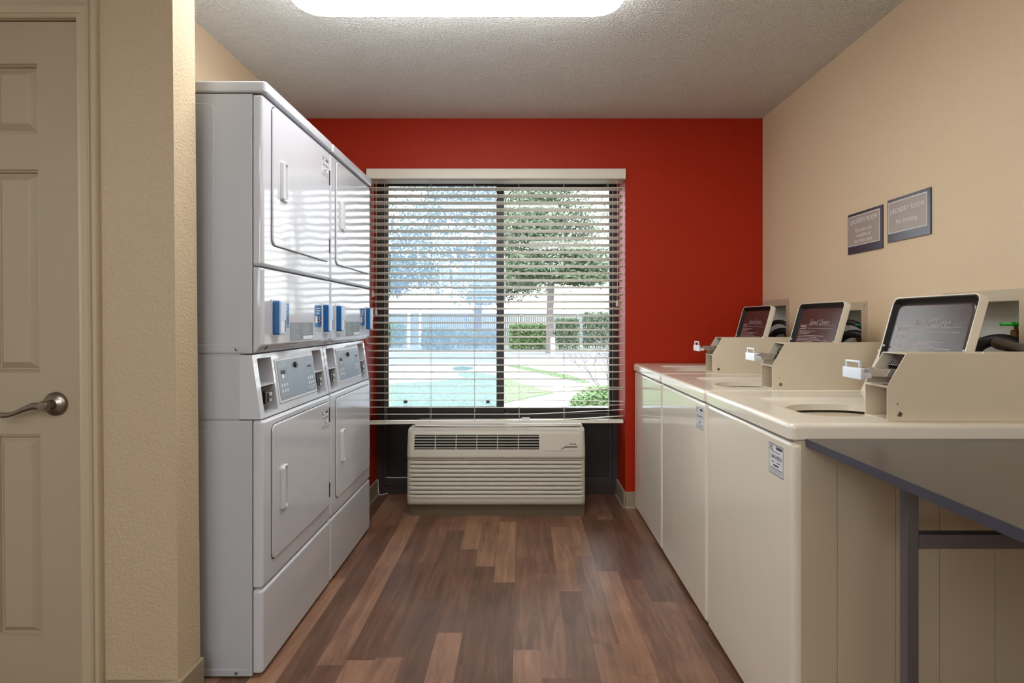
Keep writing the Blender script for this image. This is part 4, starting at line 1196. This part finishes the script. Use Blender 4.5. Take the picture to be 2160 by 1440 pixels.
# fence
fe = tag(empty('fence', (0, 28, GZ)), 'long pale grey slatted chain-link fence across the street', 'fence')
M_FENCE = mat('pale_grey_green_slats', (116, 128, 130), 0.7, var=0.12, vscale=2)
YF = 29.5; FT = P(0, 664, YF)[1]
def fpan(b):
    x = -16
    while x < 16:
        box(b, x, x+0.093, YF, YF+0.02, GZ+0.05, FT)
        x += 0.10
part('slat_panel', M_FENCE, fe, fpan)
part('top_rail', mat('dark_teal_rail', (50, 80, 96), 0.5), fe, lambda b: cyl(b, (-16, YF-0.03, FT+0.04), (16, YF-0.03, FT+0.02), 0.05, n=8))
for i in range(11):
    x = -15+3*i
    part('post', mat('galvanised_post', (150, 156, 160), 0.5), fe, lambda b, x=x: cyl(b, (x, YF-0.05, GZ), (x, YF-0.05, FT+0.12), 0.05, n=8))
for px, top, w, lab in ((862, 655, 0.12, 'tall white post at the left end of the fence'), (886, 652, 0.10, 'slim white post left of the clipped hedge')):
    x = P(px, 0, 25)[0]
    bm = bmesh.new(); box(bm, x-w/2, x+w/2, 25, 25+w, GZ+0.04, P(0, top, 25)[1], 0.01)
    tag(finish('white_post', bm, mat('white_painted_post', (215, 218, 222), 0.6), None, origin=(x, 25, GZ)), lab, 'post', 'white posts by the fence')
x = P(1166, 0, 21.3)[0]
bm = bmesh.new(); lathe(bm, (x, 21.3, GZ), (0, 0, 1), [(0.09, 0), (0.09, 0.62), (0.07, 0.68), (0.01, 0.70)], 14)
tag(finish('bollard', bm, mat('pale_bollard_paint', (190, 200, 205), 0.6), None, origin=(x, 21.3, GZ)), 'pale round bollard in front of the slim tree trunk', 'bollard')

def hedge(px0, px1, y, top_py, m, label, n, seed, size=0.09):
    r = random.Random(seed)
    x0, x1 = P(px0, 0, y)[0], P(px1, 0, y)[0]; zt = P(0, top_py, y)[1]
    t = tag(empty('hedge', ((x0+x1)/2, y, GZ)), label, 'hedge', 'hedges and shrubs by the fence')
    bm = bmesh.new()
    for _ in range(n):
        c = Vector((r.uniform(x0, x1), y+r.uniform(-0.4, 0.4), GZ+0.1+(zt-GZ-0.1)*r.random()**0.8))
        a = Vector((r.gauss(0, 1), r.gauss(0, 1), r.gauss(0, 1))).normalized(); b = a.orthogonal().normalized(); s = size*r.uniform(0.6, 1.3)
        bm.faces.new([bm.verts.new(c-a*s), bm.verts.new(c+b*s*0.5), bm.verts.new(c+a*s), bm.verts.new(c-b*s*0.5)])
    finish('foliage', bm, m, t, smooth=False)
    bm = bmesh.new()
    for k in range(max(3, int((x1-x0)/0.35))):
        x = x0+(x1-x0)*(k+0.5)/max(3, int((x1-x0)/0.35))
        for s in (-1, 1): cyl(bm, (x, y, GZ), (x+s*0.15, y+0.1*s, zt-0.15), 0.02, 0.008, n=5)
    finish('stems', bm, M_BARK, t, wn=False)
hedge(800, 852, 25.8, 684, M_LEAF2, 'leafy hedge at the far left behind the white post', 1500, 1)
hedge(892, 958, 24.0, 692, M_LEAF, 'clipped dark hedge between the white posts and the big tree', 2200, 2)
hedge(965, 1050, 25.0, 700, M_LEAF, 'thin shrub growing at the foot of the big tree', 900, 3)
hedge(1075, 1166, 24.4, 685, M_LEAF2, 'green hedge right of the window mullion, before the fence', 3600, 4)
hedge(1172, 1222, 24.2, 672, M_LEAF, 'loose shrub just right of the pale bollard', 1300, 5, 0.08)
hedge(1230, 1300, 25.2, 658, M_LEAF, 'tall sparse shrub at the right end of the fence', 1700, 6, 0.08)

r = random.Random(5)
bx, by = 0.98, 6.9
bush = tag(empty('bush', (bx, by, GZ)), 'rounded green bush close outside the window at lower right', 'bush')
bm = bmesh.new(); leaves(bm, [(bx, by, 0.06, 0.40, 0.40, 0.30), (bx+0.15, by, 0.10, 0.35, 0.35, 0.26), (bx-0.12, by, -0.0, 0.28, 0.3, 0.2)], 15000, 0.026, r)
finish('foliage', bm, M_LEAF2, bush, smooth=False)
bm = bmesh.new()
for k in range(7): branch(bm, Vector((bx, by, GZ)), Vector((r.gauss(0, 0.5), r.gauss(0, 0.5), 1)).normalized(), 0.14, 0.008, 2, r)
finish('stems', bm, M_BARK, bush, wn=False)
bm = bmesh.new(); sx, sy = 1.52, 9.5
for k in range(10):
    branch(bm, Vector((sx+r.uniform(-0.1, 0.1), sy, GZ)), Vector((r.gauss(0, 0.45), r.gauss(0, 0.3), 1)).normalized(), 0.34, 0.010, 4, r, 0.42)
tag(finish('bare_shrub', bm, mat('grey_twigs', (84, 76, 78), 0.9), None, origin=(sx, sy, GZ), wn=False), 'leafless twiggy shrub behind the round green bush', 'shrub')
